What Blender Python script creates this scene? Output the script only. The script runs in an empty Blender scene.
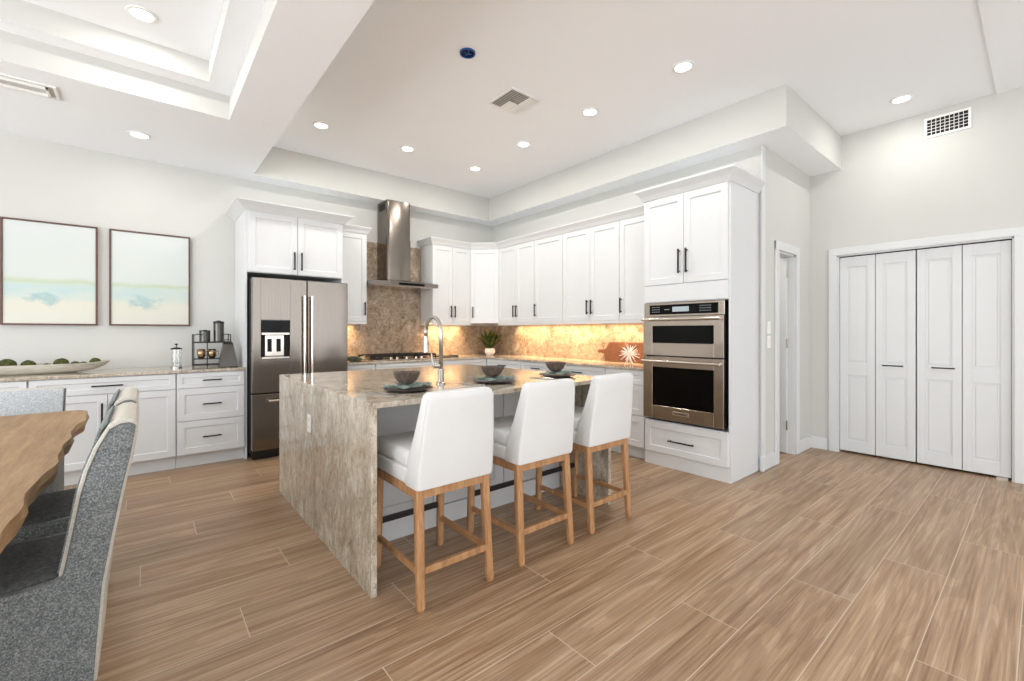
import bpy, bmesh, math, random
from mathutils import Vector, Matrix
random.seed(7)
S = bpy.context.scene
COL = S.collection
PI = math.pi

# ------------------------------------------------------------------ camera, world, light, exposure
cd = bpy.data.cameras.new('camera'); cam = bpy.data.objects.new('camera', cd); COL.objects.link(cam)
cam.location = (0, 0, 1.27); cam.rotation_euler = (PI/2, 0, -0.6935)
cd.sensor_width = 36; cd.lens = 442.8/1024*36; cd.shift_y = -8.7/1024; cd.clip_start = 0.05
S.camera = cam
S.view_settings.view_transform = 'Standard'; S.view_settings.look = 'None'
S.view_settings.exposure = 0.22; S.view_settings.gamma = 1.0; S.view_settings.use_curve_mapping = False
W = bpy.data.worlds.new('sky'); S.world = W; W.use_nodes = True
W.node_tree.nodes['Background'].inputs[0].default_value = (0.93, 0.965, 1.0, 1)
W.node_tree.nodes['Background'].inputs[1].default_value = 2.2
WATT = 2.1
def area(name, loc, rot, sx, sy, power, color=(1, 1, 1), shape='RECTANGLE', spread=None):
    l = bpy.data.lights.new(name, 'AREA'); l.shape = shape; l.size = sx
    if shape == 'RECTANGLE': l.size_y = sy
    l.energy = power; l.color = color
    if spread: l.spread = spread
    o = bpy.data.objects.new(name, l); COL.objects.link(o); o.location = loc; o.rotation_euler = rot
    return o
# added lamps for daylight from the unseen openings, tilted up to brighten the ceiling
area('daylight_fill_back', (0.6, -3.3, 1.5), (PI/2+.75, 0, PI), 8.0, 2.0, 330, (0.955, 0.98, 1.0))
area('daylight_fill_left', (-4.3, 1.2, 1.45), (0, -PI/2-.7, 0), 2.0, 6.5, 165, (0.955, 0.98, 1.0))

# ------------------------------------------------------------------ materials
def lin(c):
    return tuple(((x/255)/12.92 if x/255 <= .04045 else (((x/255)+.055)/1.055)**2.4) for x in c) + (1,)
class N:
    def __init__(s, name):
        s.m = bpy.data.materials.new(name); s.m.use_nodes = True; s.t = s.m.node_tree
        s.b = s.t.nodes['Principled BSDF']
    def n(s, typ, **k):
        o = s.t.nodes.new(typ)
        for a, v in k.items():
            if a == 'i':
                for kk, vv in v.items(): 
                    if hasattr(vv, 'is_linked') or isinstance(vv, bpy.types.NodeSocket): s.t.links.new(vv, o.inputs[kk])
                    else: o.inputs[kk].default_value = vv
            else: setattr(o, a, v)
        return o
    def l(s, a, b): s.t.links.new(a, b)
    def math(s, op, a, b=0.0, c=0.0):
        o = s.t.nodes.new('ShaderNodeMath'); o.operation = op
        for i, v in enumerate((a, b, c)):
            if isinstance(v, bpy.types.NodeSocket): s.l(v, o.inputs[i])
            else: o.inputs[i].default_value = v
        return o.outputs[0]
    def ramp(s, fac, stops, interp='LINEAR'):
        r = s.t.nodes.new('ShaderNodeValToRGB'); r.color_ramp.interpolation = interp
        e = r.color_ramp.elements
        while len(e) < len(stops): e.new(0.5)
        for i, (p, c) in enumerate(stops): e[i].position = p; e[i].color = lin(c) if len(c) == 3 else c
        s.l(fac, r.inputs[0]); return r.outputs[0]
    def coords(s, scale=(1, 1, 1), rot=(0, 0, 0), kind='Object'):
        tc = s.t.nodes.new('ShaderNodeTexCoord'); mp = s.t.nodes.new('ShaderNodeMapping')
        mp.inputs['Scale'].default_value = scale; mp.inputs['Rotation'].default_value = rot
        s.l(tc.outputs[kind], mp.inputs[0]); return mp.outputs[0]
    def noise(s, vec, scale, detail=4, rough=.55, dist=0):
        o = s.t.nodes.new('ShaderNodeTexNoise'); s.l(vec, o.inputs['Vector'])
        o.inputs['Scale'].default_value = scale; o.inputs['Detail'].default_value = detail
        o.inputs['Roughness'].default_value = rough; o.inputs['Distortion'].default_value = dist
        return o.outputs[0]
    def mix(s, fac, a, b, mode='MIX'):
        o = s.t.nodes.new('ShaderNodeMix'); o.data_type = 'RGBA'; o.blend_type = mode
        for i, v in ((0, fac), (6, a), (7, b)):
            if isinstance(v, bpy.types.NodeSocket): s.l(v, o.inputs[i])
            else: o.inputs[i].default_value = v
        return o.outputs[2]
    def bump(s, h, strength=.2, dist=.002):
        o = s.t.nodes.new('ShaderNodeBump'); o.inputs['Strength'].default_value = strength
        o.inputs['Distance'].default_value = dist; s.l(h, o.inputs['Height']); s.l(o.outputs[0], s.b.inputs['Normal'])
def plain(name, c, rough=.5, metal=0, var=.02, scale=6, coat=0, bump=0):
    k = N(name); v = k.noise(k.coords(), scale, 3)
    a = tuple(max(0, x*(1-var)) for x in c); b = tuple(min(255, x*(1+var)) for x in c)
    k.l(k.ramp(v, [(.3, a), (.7, b)]), k.b.inputs['Base Color'])
    k.b.inputs['Roughness'].default_value = rough; k.b.inputs['Metallic'].default_value = metal
    if coat: k.b.inputs['Coat Weight'].default_value = coat
    if bump: k.bump(k.noise(k.coords(), 220, 2), bump, .001)
    return k.m
def emit(name, c, strength):
    k = N(name); k.b.inputs['Base Color'].default_value = lin(c); k.b.inputs['Emission Color'].default_value = lin(c)
    k.b.inputs['Emission Strength'].default_value = strength; return k.m
M = {}
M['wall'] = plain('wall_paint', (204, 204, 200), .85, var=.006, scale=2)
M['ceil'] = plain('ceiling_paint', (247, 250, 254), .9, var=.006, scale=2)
M['trim'] = plain('trim_paint', (216, 218, 218), .45, var=.005)
M['cab'] = plain('cabinet_paint', (216, 218, 219), .35, var=.004)
M['black'] = plain('dark_bronze', (44, 40, 37), .38, .6)
M['iron'] = plain('black_iron', (24, 23, 22), .5, .2)
M['glass_black'] = plain('black_glass', (4, 4, 4), .12)
M['glass_black'].node_tree.nodes['Principled BSDF'].inputs['Specular IOR Level'].default_value = .15
M['plastic'] = plain('white_plastic', (240, 240, 238), .35)
M['dark'] = plain('dark_gap', (16, 15, 15), .8)
M['white_ceramic'] = plain('white_ceramic', (236, 232, 224), .35)
M['bowl'] = plain('dark_stoneware', (92, 78, 70), .4, var=.2, scale=40)
M['plate'] = plain('charger_brown', (48, 36, 33), .35, var=.15, scale=30)
M['napkin'] = plain('sea_green_cloth', (172, 190, 182), .85, var=.08, scale=50, bump=.2)
M['cutlery'] = plain('cutlery_steel', (205, 205, 203), .2, 1)
M['moss'] = plain('moss', (62, 66, 30), .95, var=.4, scale=60, bump=1)
M['leaf'] = plain('leaf_green', (82, 100, 42), .5, var=.35, scale=30)
M['flower'] = plain('yellow_bract', (214, 176, 52), .5, var=.2, scale=30)
M['gold'] = plain('bronze_mug', (176, 150, 118), .22, .9)
M['blue'] = plain('blue_junction_box', (26, 84, 158), .4, var=.15, scale=40)
M['star'] = plain('white_metal_star', (246, 244, 240), .4)
M['darkfab'] = plain('seat_charcoal', (84, 86, 85), .95, var=.18, scale=90, bump=.4)
M['beige'] = plain('back_linen', (196, 191, 180), .95, var=.05, scale=120, bump=.5)
M['lens'] = emit('lamp_lens', (255, 250, 240), 9.0)
M['strip'] = emit('warm_led', (255, 205, 140), 2.0)
# tweed
k = N('grey_tweed'); v = k.noise(k.coords(), 230, 3, .75); v2 = k.noise(k.coords(), 12, 2)
c = k.ramp(v, [(.36, (66, 73, 76)), (.5, (108, 114, 115)), (.64, (164, 166, 163))])
k.l(k.mix(.18, c, k.ramp(v2, [(.3, (84, 94, 98)), (.7, (142, 144, 143))])), k.b.inputs['Base Color'])
k.b.inputs['Roughness'].default_value = .95; k.bump(v, .6, .002); M['tweed'] = k.m
# white leatherette of stools
M['piping'] = plain('grey_piping', (108, 110, 110), .8)
M['light_tweed'] = plain('light_grey_weave', (176, 181, 184), .95, var=.14, scale=130, bump=.5)
M['white_up'] = plain('white_upholstery', (220, 220, 219), .55, var=.008, bump=.08)
# brushed steel
def steel(name, c, rough, axis):
    k = N(name); sc = [300, 300, 300]; sc[axis] = 3
    v = k.noise(k.coords(tuple(sc)), 1, 3); w = k.noise(k.coords((1.2, 1.2, .25) if axis == 2 else (.5, .5, 1.5)), 2.2, 1)
    k.l(k.ramp(v, [(.3, tuple(x*.93 for x in c)), (.7, c)]), k.b.inputs['Base Color'])
    k.b.inputs['Metallic'].default_value = 1
    k.l(k.math('ADD', k.math('MULTIPLY', v, .10), rough), k.b.inputs['Roughness'])
    k.bump(w, .6, .03); return k.m
M['steel'] = steel('brushed_steel', (138, 130, 122), .12, 2)
M['steel_h'] = steel('brushed_steel_warm', (186, 174, 162), .16, 1)
M['nickel'] = plain('brushed_nickel', (190, 186, 178), .22, 1)
M['handle_steel'] = plain('polished_steel', (222, 214, 205), .15, 1)
# stone
def stone(name, cols, rough=.09, stretch=(1, 1, .55)):
    k = N(name); co = k.coords(stretch)
    a = k.noise(co, 4.5, 10, .70, 1.6); b = k.noise(co, 17, 6, .68, 1.8); f = k.noise(k.coords(), 110, 4, .8)
    vo = k.t.nodes.new('ShaderNodeTexVoronoi'); vo.feature = 'DISTANCE_TO_EDGE'; vo.inputs['Scale'].default_value = 7
    wv = k.n('ShaderNodeVectorMath', operation='ADD'); k.l(co, wv.inputs[0])
    nz = k.t.nodes.new('ShaderNodeTexNoise'); nz.inputs['Scale'].default_value = 5; nz.inputs['Detail'].default_value = 6; k.l(co, nz.inputs['Vector']); k.l(nz.outputs[1], wv.inputs[1]); k.l(wv.outputs[0], vo.inputs['Vector'])
    c1 = k.ramp(a, [(.36, cols[0]), (.44, cols[1]), (.54, cols[2]), (.62, cols[3])])
    c2 = k.ramp(b, [(.36, cols[0]), (.5, cols[2]), (.62, cols[3])])
    c3 = k.ramp(f, [(.38, cols[0]), (.52, cols[2]), (.64, cols[3])])
    c = k.mix(.40, c1, c2); c = k.mix(.14, c, c3)
    vein = k.ramp(vo.outputs[0], [(.0, (255, 255, 255)), (.035, (0, 0, 0))])
    vm = k.math('MULTIPLY', vein, k.math('MULTIPLY', k.math('GREATER_THAN', a, .47), .55))
    c = k.mix(vm, c, lin(tuple(x*.85 for x in cols[0])))
    k.l(c, k.b.inputs['Base Color']); k.b.inputs['Roughness'].default_value = rough
    k.b.inputs['Specular IOR Level'].default_value = .6
    return k.m
M['stone'] = stone('taupe_granite', [(106, 90, 72), (164, 150, 131), (192, 181, 163), (222, 214, 200)], .07)
M['splash'] = stone('brown_granite', [(92, 72, 56), (140, 120, 100), (172, 154, 132), (206, 192, 170)], .14, (1, 1, 1))
# wood (grain along local x after scale)
def wood(name, cols, scale, rough=.45, knots=False):
    k = N(name); co = k.coords(scale)
    a = k.noise(co, 1, 6, .6, .6); b = k.noise(co, 5, 4, .6)
    c = k.mix(.35, k.ramp(a, [(.28, cols[0]), (.5, cols[1]), (.74, cols[2])]), k.ramp(b, [(.3, cols[0]), (.7, cols[2])]))
    k.l(c, k.b.inputs['Base Color']); k.b.inputs['Roughness'].default_value = rough; k.bump(b, .15, .001); return k.m
M['leg_wood'] = wood('stool_oak', [(132, 90, 56), (176, 128, 86), (206, 164, 118)], (30, 30, 3.5))
M['table_wood'] = wood('live_edge_oak', [(118, 84, 50), (152, 118, 78), (176, 144, 102)], (26, 2.2, 26), .5)
M['board_wood'] = wood('chopping_board', [(78, 48, 30), (108, 70, 46), (132, 90, 62)], (12, 2, 20), .4)
M['frame_wood'] = plain('walnut_frame', (94, 66, 54), .5, var=.1, scale=20)
M['driftwood'] = wood('whitewashed_wood', [(130, 122, 108), (184, 178, 166), (220, 216, 206)], (2, 14, 22), .8)
# floor: wood-look plank tiles, 1.52 x 0.256 m, along x
k = N('wood_look_plank_tile'); tc = k.t.nodes.new('ShaderNodeTexCoord'); sp = k.t.nodes.new('ShaderNodeSeparateXYZ')
k.l(tc.outputs['Object'], sp.inputs[0]); X_, Y_ = sp.outputs[0], sp.outputs[1]
yr = k.math('DIVIDE', k.math('SUBTRACT', Y_, 1.09), .256); row = k.math('FLOOR', yr); fy = k.math('SUBTRACT', yr, row)
xo = k.math('SUBTRACT', k.math('SUBTRACT', X_, 1.32), k.math('MULTIPLY', row, .895)); xr = k.math('DIVIDE', xo, 1.52)
colm = k.math('FLOOR', xr); fx = k.math('SUBTRACT', xr, colm)
cmb = k.t.nodes.new('ShaderNodeCombineXYZ'); k.l(row, cmb.inputs[0]); k.l(colm, cmb.inputs[1])
wn = k.t.nodes.new('ShaderNodeTexWhiteNoise'); wn.noise_dimensions = '2D'; k.l(cmb.outputs[0], wn.inputs['Vector'])
rnd = wn.outputs['Value']
ey = k.math('MULTIPLY', k.math('MINIMUM', fy, k.math('SUBTRACT', 1, fy)), .256)
ex = k.math('MULTIPLY', k.math('MINIMUM', fx, k.math('SUBTRACT', 1, fx)), 1.52)
edge = k.math('MINIMUM', ex, ey); grout = k.math('LESS_THAN', edge, .0019)
gv = k.t.nodes.new('ShaderNodeCombineXYZ')
k.l(k.math('MULTIPLY', X_, .8), gv.inputs[0]); k.l(k.math('MULTIPLY', Y_, 21.0), gv.inputs[1]); k.l(k.math('MULTIPLY', rnd, 37), gv.inputs[2])
g1 = k.noise(gv.outputs[0], 1.0, 10, .68, .7)
gv2 = k.t.nodes.new('ShaderNodeCombineXYZ')
k.l(k.math('MULTIPLY', X_, 2.2), gv2.inputs[0]); k.l(k.math('MULTIPLY', Y_, 120.0), gv2.inputs[1]); k.l(k.math('MULTIPLY', rnd, 91), gv2.inputs[2])
g2 = k.noise(gv2.outputs[0], 1.0, 4, .6, .4)
c1 = k.ramp(g1, [(.30, (118, 86, 60)), (.43, (160, 126, 95)), (.52, (188, 157, 126)), (.70, (214, 188, 160))])
c2 = k.ramp(g2, [(.34, (118, 86, 60)), (.5, (178, 146, 115)), (.66, (212, 186, 158))])
c = k.mix(.40, c1, c2)
# cathedral figure: rings of a stretched noise field, different on every plank
gv3 = k.t.nodes.new('ShaderNodeCombineXYZ')
k.l(k.math('MULTIPLY', X_, .42), gv3.inputs[0]); k.l(k.math('MULTIPLY', Y_, 5.5), gv3.inputs[1]); k.l(k.math('MULTIPLY', rnd, 53), gv3.inputs[2])
g3 = k.noise(gv3.outputs[0], 1.0, 2, .4, .2)
rings = k.math('SINE', k.math('MULTIPLY', g3, 95.0))
lines = k.ramp(rings, [(.0, (255, 255, 255)), (.25, (60, 60, 60)), (.6, (0, 0, 0))])
c = k.mix(k.math('MULTIPLY', lines, .24), c, lin((122, 92, 66)))
hs = k.n('ShaderNodeHueSaturation'); k.l(c, hs.inputs['Color']); k.l(k.math('ADD', k.math('MULTIPLY', rnd,   .16), .73), hs.inputs['Value'])
hs.inputs['Saturation'].default_value = 1.03
k.l(k.mix(grout, hs.outputs[0], lin((196, 178, 156))), k.b.inputs['Base Color'])
k.l(k.math('ADD', k.math('MULTIPLY', g2, .12), .30), k.b.inputs['Roughness']); k.bump(k.math('SUBTRACT', g2, grout), .12, .001)
M['floor'] = k.m
# watercolour seascape
def art(name, sx, seed, hl):
    k = N(name); tc = k.t.nodes.new('ShaderNodeTexCoord'); sp = k.t.nodes.new('ShaderNodeSeparateXYZ'); k.l(tc.outputs['Object'], sp.inputs[0])
    mp = k.coords((2.2, 1, 5.0)); mp2 = k.coords((1.4, 1, 2.2)); 
    for nn in k.t.nodes:
        if nn.type == 'MAPPING': nn.inputs['Location'].default_value = (seed, 0, seed*.7)
    n1 = k.noise(mp, 1.3, 5, .6); n2 = k.noise(mp2, 1.5, 4, .6)
    z = k.math('ADD', k.math('DIVIDE', sp.outputs[2], .92), k.math('MULTIPLY', k.math('SUBTRACT', n1, .5), .10))
    base = k.ramp(z, [(0, (214, 213, 203)), (.20, (214, 212, 198)), (.32, (204, 210, 198)), (hl-.03, (196, 208, 198)), (hl, (186, 198, 172)), (hl+.035, (203, 210, 205)), (1, (208, 213, 212))])
    dz2 = k.math('DIVIDE', k.math('SUBTRACT', sp.outputs[2], .30), .085); n3 = k.noise(mp2, 2.6, 4, .6)
    wash = k.math('SUBTRACT', 1.0, k.math('MULTIPLY', dz2, dz2)); wash = k.math('MAXIMUM', k.math('MULTIPLY', wash, k.math('SUBTRACT', k.math('MULTIPLY', n3, 3.0), .9)), 0.0)
    c = k.mix(k.math('MINIMUM', k.math('MULTIPLY', wash, .75), .75), base, lin((172, 200, 206)))
    dx = k.math('DIVIDE', k.math('SUBTRACT', sp.outputs[0], sx), .13); dz = k.math('DIVIDE', k.math('SUBTRACT', sp.outputs[2], .235), .07)
    r2 = k.math('ADD', k.math('ADD', k.math('MULTIPLY', dx, dx), k.math('MULTIPLY', dz, dz)), k.math('MULTIPLY', k.math('SUBTRACT', k.noise(mp2, 9, 5, .7), .5), 5.0))
    blob = k.math('MAXIMUM', k.math('SUBTRACT', 1.0, r2), 0.0)
    c = k.mix(k.math('MINIMUM', k.math('MULTIPLY', blob, .55), .6), c, lin((122, 172, 180)))
    c = k.mix(k.math('MULTIPLY', n2, .10), c, lin((194, 204, 194)))
    k.l(c, k.b.inputs['Base Color']); k.b.inputs['Roughness'].default_value = .5; return k.m
M['art1'] = art('watercolour_seascape', .27, 0.3, .43); M['art2'] = art('watercolour_shore', .27, 5.3, .43)
k = N('clear_glass'); k.b.inputs['Transmission Weight'].default_value = 1; k.b.inputs['Roughness'].default_value = .02
k.b.inputs['Base Color'].default_value = (.95, .97, .97, 1); M['glass'] = k.m

# ------------------------------------------------------------------ mesh helpers
def mat_to(rows): return Matrix(rows)
class B:
    """collects shapes, then links them as ONE mesh object"""
    def __init__(s): s.bm = bmesh.new()
    def box(s, x0, x1, y0, y1, z0, z1, bev=0, seg=2):
        t = bmesh.new(); bmesh.ops.create_cube(t, size=1)
        bmesh.ops.scale(t, vec=(x1-x0, y1-y0, z1-z0), verts=t.verts)
        bmesh.ops.translate(t, vec=((x0+x1)/2, (y0+y1)/2, (z0+z1)/2), verts=t.verts)
        if bev: bmesh.ops.bevel(t, geom=t.edges[:], offset=bev, segments=seg, affect='EDGES', profile=.5)
        return s.add(t)
    def add(s, t, mat=None):
        if mat is not None: bmesh.ops.transform(t, matrix=mat, verts=t.verts)
        me = bpy.data.meshes.new('tmp'); t.to_mesh(me); t.free(); s.bm.from_mesh(me); bpy.data.meshes.remove(me); return s
    def prism(s, pts, axis, a, b, bev=0, seg=2):
        """closed 2D outline extruded along axis ('x': pts are (y,z); 'y': (x,z); 'z': (x,y))"""
        t = bmesh.new()
        f = {'x': lambda p, h: (h, p[0], p[1]), 'y': lambda p, h: (p[0], h, p[1]), 'z': lambda p, h: (p[0], p[1], h)}[axis]
        lo = [t.verts.new(f(p, a)) for p in pts]; hi = [t.verts.new(f(p, b)) for p in pts]; n = len(pts)
        t.faces.new(lo); t.faces.new(hi[::-1])
        for i in range(n): t.faces.new((lo[i], hi[i], hi[(i+1) % n], lo[(i+1) % n]))
        bmesh.ops.recalc_face_normals(t, faces=t.faces)
        if bev:
            es = [e for e in t.edges if (e.verts[0] in lo) == (e.verts[1] in lo)]
            bmesh.ops.bevel(t, geom=es, offset=bev, segments=seg, affect='EDGES', profile=.5, clamp_overlap=True)
        return s.add(t)
    def lathe(s, prof, c=(0, 0, 0), n=32, axis='z'):
        t = bmesh.new(); rings = []
        for r, z in prof:
            if r < 1e-6: rings.append([t.verts.new((0, 0, z))])
            else: rings.append([t.verts.new((r*math.cos(2*PI*i/n), r*math.sin(2*PI*i/n), z)) for i in range(n)])
        for A_, B_ in zip(rings, rings[1:]):
            for i in range(n):
                a0, a1 = A_[i % len(A_)], A_[(i+1) % len(A_)]; b0, b1 = B_[i % len(B_)], B_[(i+1) % len(B_)]
                vs = []
                for v in (a0, a1, b1, b0):
                    if v not in vs: vs.append(v)
                if len(vs) >= 3: t.faces.new(vs)
        bmesh.ops.recalc_face_normals(t, faces=t.faces)
        R = Matrix.Identity(4)
        if axis == 'x': R = Matrix.Rotation(PI/2, 4, 'Y')
        if axis == 'y': R = Matrix.Rotation(-PI/2, 4, 'X')
        return s.add(t, Matrix.Translation(c) @ R)
    def tube(s, pts, r, n=10, cap=True):
        pts = [Vector(p) for p in pts]; t = bmesh.new(); rings = []
        rs = r if isinstance(r, (list, tuple)) else [r]*len(pts)
        up = None
        for i, p in enumerate(pts):
            d = (pts[min(i+1, len(pts)-1)] - pts[max(i-1, 0)]).normalized()
            if up is None:
                up = Vector((0, 0, 1)) if abs(d.z) < .9 else Vector((1, 0, 0))
            u = (up - d*up.dot(d)).normalized(); w = d.cross(u); up = u
            rings.append([t.verts.new(p + (u*math.cos(2*PI*k/n) + w*math.sin(2*PI*k/n))*rs[i]) for k in range(n)])
        for A_, B_ in zip(rings, rings[1:]):
            for k in range(n): t.faces.new((A_[k], A_[(k+1) % n], B_[(k+1) % n], B_[k]))
        if cap: t.faces.new(rings[0][::-1]); t.faces.new(rings[-1])
        bmesh.ops.recalc_face_normals(t, faces=t.faces)
        return s.add(t)
    def loft(s, secs, cap=True, mat=None):
        """list of rings of equal length"""
        t = bmesh.new(); rr = [[t.verts.new(p) for p in sec] for sec in secs]; n = len(secs[0])
        for A_, B_ in zip(rr, rr[1:]):
            for k in range(n): t.faces.new((A_[k], A_[(k+1) % n], B_[(k+1) % n], B_[k]))
        if cap: t.faces.new(rr[0][::-1]); t.faces.new(rr[-1])
        bmesh.ops.recalc_face_normals(t, faces=t.faces); return s.add(t, mat)
    def shaker(s, x0, x1, z0, z1, yf=-.02, yb=0, st=.057, rec=.009, gap=.0015):
        """a frame-and-panel front facing -y"""
        x0 += gap; x1 -= gap; z0 += gap; z1 -= gap
        if min(x1-x0, z1-z0) < 2.6*st: st = min(x1-x0, z1-z0)/3.4
        t = bmesh.new()
        def ring(d, y): return [t.verts.new(p) for p in ((x0+d, y, z0+d), (x1-d, y, z0+d), (x1-d, y, z1-d), (x0+d, y, z1-d))]
        rs = [ring(0, yb), ring(0, yf+.0015), ring(.0015, yf), ring(st, yf), ring(st+.005, yf+rec)]
        for A_, B_ in zip(rs, rs[1:]):
            for k in range(4): t.faces.new((A_[k], A_[(k+1) % 4], B_[(k+1) % 4], B_[k]))
        t.faces.new(rs[0][::-1]); t.faces.new(rs[-1]); bmesh.ops.recalc_face_normals(t, faces=t.faces)
        return s.add(t)
    def done(s, name, mat, parent=None, smooth=False, loc=None):
        me = bpy.data.meshes.new(name); s.bm.to_mesh(me); s.bm.free(); me.materials.append(mat)
        if smooth: me.shade_smooth()
        o = bpy.data.objects.new(name, me); COL.objects.link(o)
        if parent: o.parent = parent
        if loc: o.location = loc
        if smooth == 'auto':
            try: me.set_sharp_from_angle(angle=math.radians(35))
            except Exception: pass
        return o
def thing(name, label, cat, loc=(0, 0, 0), rz=0, group=None):
    o = bpy.data.objects.new(name, None); o.empty_display_size = .1; COL.objects.link(o)
    o.location = loc; o.rotation_euler = (0, 0, rz); o['label'] = label; o['category'] = cat
    if group: o['group'] = group
    return o
def tag(o, label, cat, group=None):
    o['label'] = label; o['category'] = cat
    if group: o['group'] = group
    return o
def st(o): o['kind'] = 'structure'; return o
def dup(root, loc, rz=None, label=None):
    r = root.copy(); COL.objects.link(r); r.location = loc
    if rz is not None: r.rotation_euler = (0, 0, rz)
    if label: r['label'] = label
    for ch in list(root.children):
        c = ch.copy(); COL.objects.link(c); c.parent = r
        for g in list(ch.children):
            d = g.copy(); COL.objects.link(d); d.parent = c
    return r
def arc(cx, cy, r, a0, a1, n):
    return [(cx + r*math.cos(math.radians(a0+(a1-a0)*i/n)), cy + r*math.sin(math.radians(a0+(a1-a0)*i/n))) for i in range(n+1)]

# ------------------------------------------------------------------ the shell
WA, WB, WC, WS = 5.73, 4.34, 5.65, 1.655   # picture wall y, oven wall x, closet wall x, passage wall y
HC, HS, H2 = 3.33, 2.98, 3.17
XL, YB = -4.5, -3.5
b = B(); b.box(XL, WC+.12, YB, WA+.1, -.12, 0); o = st(b.done('floor', M['floor']))
b = B(); b.box(XL, WB, WA, WA+.12, 0, HC); st(b.done('wall_back', M['wall']))
b = B(); b.box(WB, WB+.12, WS+.12, WA+.12, 0, HC); st(b.done('wall_kitchen', M['wall']))
# passage wall with door opening
DX0, DX1, DZ = 4.72, 5.19, 2.06
b = B(); b.box(WB, DX0, WS, WS+.12, 0, HC); b.box(DX0, DX1, WS, WS+.12, DZ, HC); b.box(DX1, WC, WS, WS+.12, 0, HC)
st(b.done('wall_passage', M['wall']))
# closet wall with bifold opening
CY0, CY1, CZ = .165, 1.405, 2.075
b = B(); b.box(WC, WC+.12, CY1, WS+.12, 0, HC); b.box(WC, WC+.12, CY0, CY1, CZ, HC); b.box(WC, WC+.12, YB, CY0, 0, HC)
st(b.done('wall_right', M['wall']))
b = B(); b.box(WC+.12, WC+.7, CY0-.1, CY0, 0, 2.3); b.box(WC+.12, WC+.7, CY1, CY1+.1, 0, 2.3); b.box(WC+.62, WC+.7, CY0, CY1, 0, 2.3)
b.box(WC+.12, WC+.7, CY0-.1, CY1+.1, 2.3, 2.36); b.box(WC+.12, WC+.7, CY0-.1, CY1+.1, -.1, 0)
st(b.done('wall_closet_inside', M['wall']))
# small room beyond the passage door
b = B(); b.box(WB+.12, WC+.12, 3.4, 3.5, 0, 2.6); b.box(WC, WC+.12, WS+.12, 3.4, 0, 2.6); b.box(WB+.12, WC+.12, WS+.12, 3.5, 2.6, 2.68)
st(b.done('wall_beyond_door', M['wall']))
# far walls behind the camera with wide glazed openings
b = B(); b.box(XL, XL+.5, YB-.1, YB, 0, HC); b.box(WC-.6, WC+.12, YB-.1, YB, 0, HC); b.box(XL+.5, WC-.6, YB-.1, YB, 2.85, HC); st(b.done('wall_front', M['wall']))
b = B(); b.box(XL-.1, XL, YB, -2.2, 0, HC); b.box(XL-.1, XL, 4.6, WA+.12, 0, HC); b.box(XL-.1, XL, -2.2, 4.6, 2.75, HC); st(b.done('wall_left', M['wall']))
# ceiling: high plane, lowered band round kitchen and dining, two-step tray over the dining table
KX0, KX1, KY0, KY1 = .915, 4.10, 1.37, 5.485
TX, TY = .53, 4.20; UX, UY = .378, 4.06; TL = -3.6; TB = -2.4
b = B()
b.box(XL, WC+.12, YB, WA+.12, HC, HC+.1)
b.box(KX0, KX1, KY1, WA, HS, HC)                     # over the hood wall
b.box(KX1, WC, KY0, WA, HS, HC)                      # over the oven wall
b.box(TX, KX0, YB, WA, HS, HC)                       # beam between kitchen and dining
b.box(XL, TX, TY, WA, HS, HC)
b.box(XL, TL, YB, TY, HS, HC); b.box(TL, TX, YB, TB, HS, HC)
b.box(UX, TX, TB, TY, H2, HC); b.box(TL, UX, UY, TY, H2, HC); b.box(TL, TL+.15, TB, UY, H2, HC); b.box(TL+.15, UX, TB, TB+.15, H2, HC)
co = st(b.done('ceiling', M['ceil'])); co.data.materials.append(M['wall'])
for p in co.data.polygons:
    if abs(p.normal.z) < .5: p.material_index = 1  # upright faces coloured darker to tone down the light falling on them
b = B(); b.box(KX0+.01, WC, YB, .265, HC-.012, HC+.01); st(b.done('trim_1', M['ceil']))
# baseboards and casings
def base(name, segs):
    b = B()
    for s_ in segs:
        x0, x1, y0, y1 = s_; b.box(x0, x1, y0, y1, 0, .125, .004)
    return st(b.done(name, M['trim']))
base('baseboard_right', [(WC-.016, WC, CY1+.085, WS), (WC-.016, WC, YB, CY0-.085)])
base('baseboard_passage', [(4.335, DX0-.085, WS-.018, WS), (DX1+.09, WC-.016, WS-.018, WS)])
b = B(); b.box(4.325, 4.40, WS-.012, WS, 0, HS-.01, .003); b.box(4.31, 4.335, WS-.03, WS+.0, 0, .14, .004); st(b.done('trim_2', M['trim']))
def casing_x(name, x0, x1, z1, y, w=.085, t=.02):
    b = B()
    b.box(x0-w, x0, y-t, y, 0, z1+w, .005); b.box(x1, x1+w, y-t, y, 0, z1+w, .005); b.box(x0-w, x1+w, y-t-.002, y-.001, z1, z1+w, .005)
    b.box(x0, x0+.018, y, y+.12, 0, z1); b.box(x1-.018, x1, y, y+.12, 0, z1); b.box(x0, x1, y, y+.12, z1-.018, z1)
    return st(b.done(name, M['trim']))
casing_x('trim_3', DX0, DX1, DZ, WS)
b = B(); w = .075
b.box(WC-.018, WC, CY1, CY1+w, 0, CZ+w, .005); b.box(WC-.018, WC, CY0-w, CY0, 0, CZ+w, .005); b.box(WC-.02, WC-.001, CY0-w, CY1+w, CZ, CZ+w, .005)
b.box(WC, WC+.11, CY0-.001, CY0+.012, 0, CZ); b.box(WC, WC+.11, CY1-.012, CY1+.001, 0, CZ); b.box(WC, WC+.11, CY0, CY1, CZ-.012, CZ)
st(b.done('trim_4', M['trim']))
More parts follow.
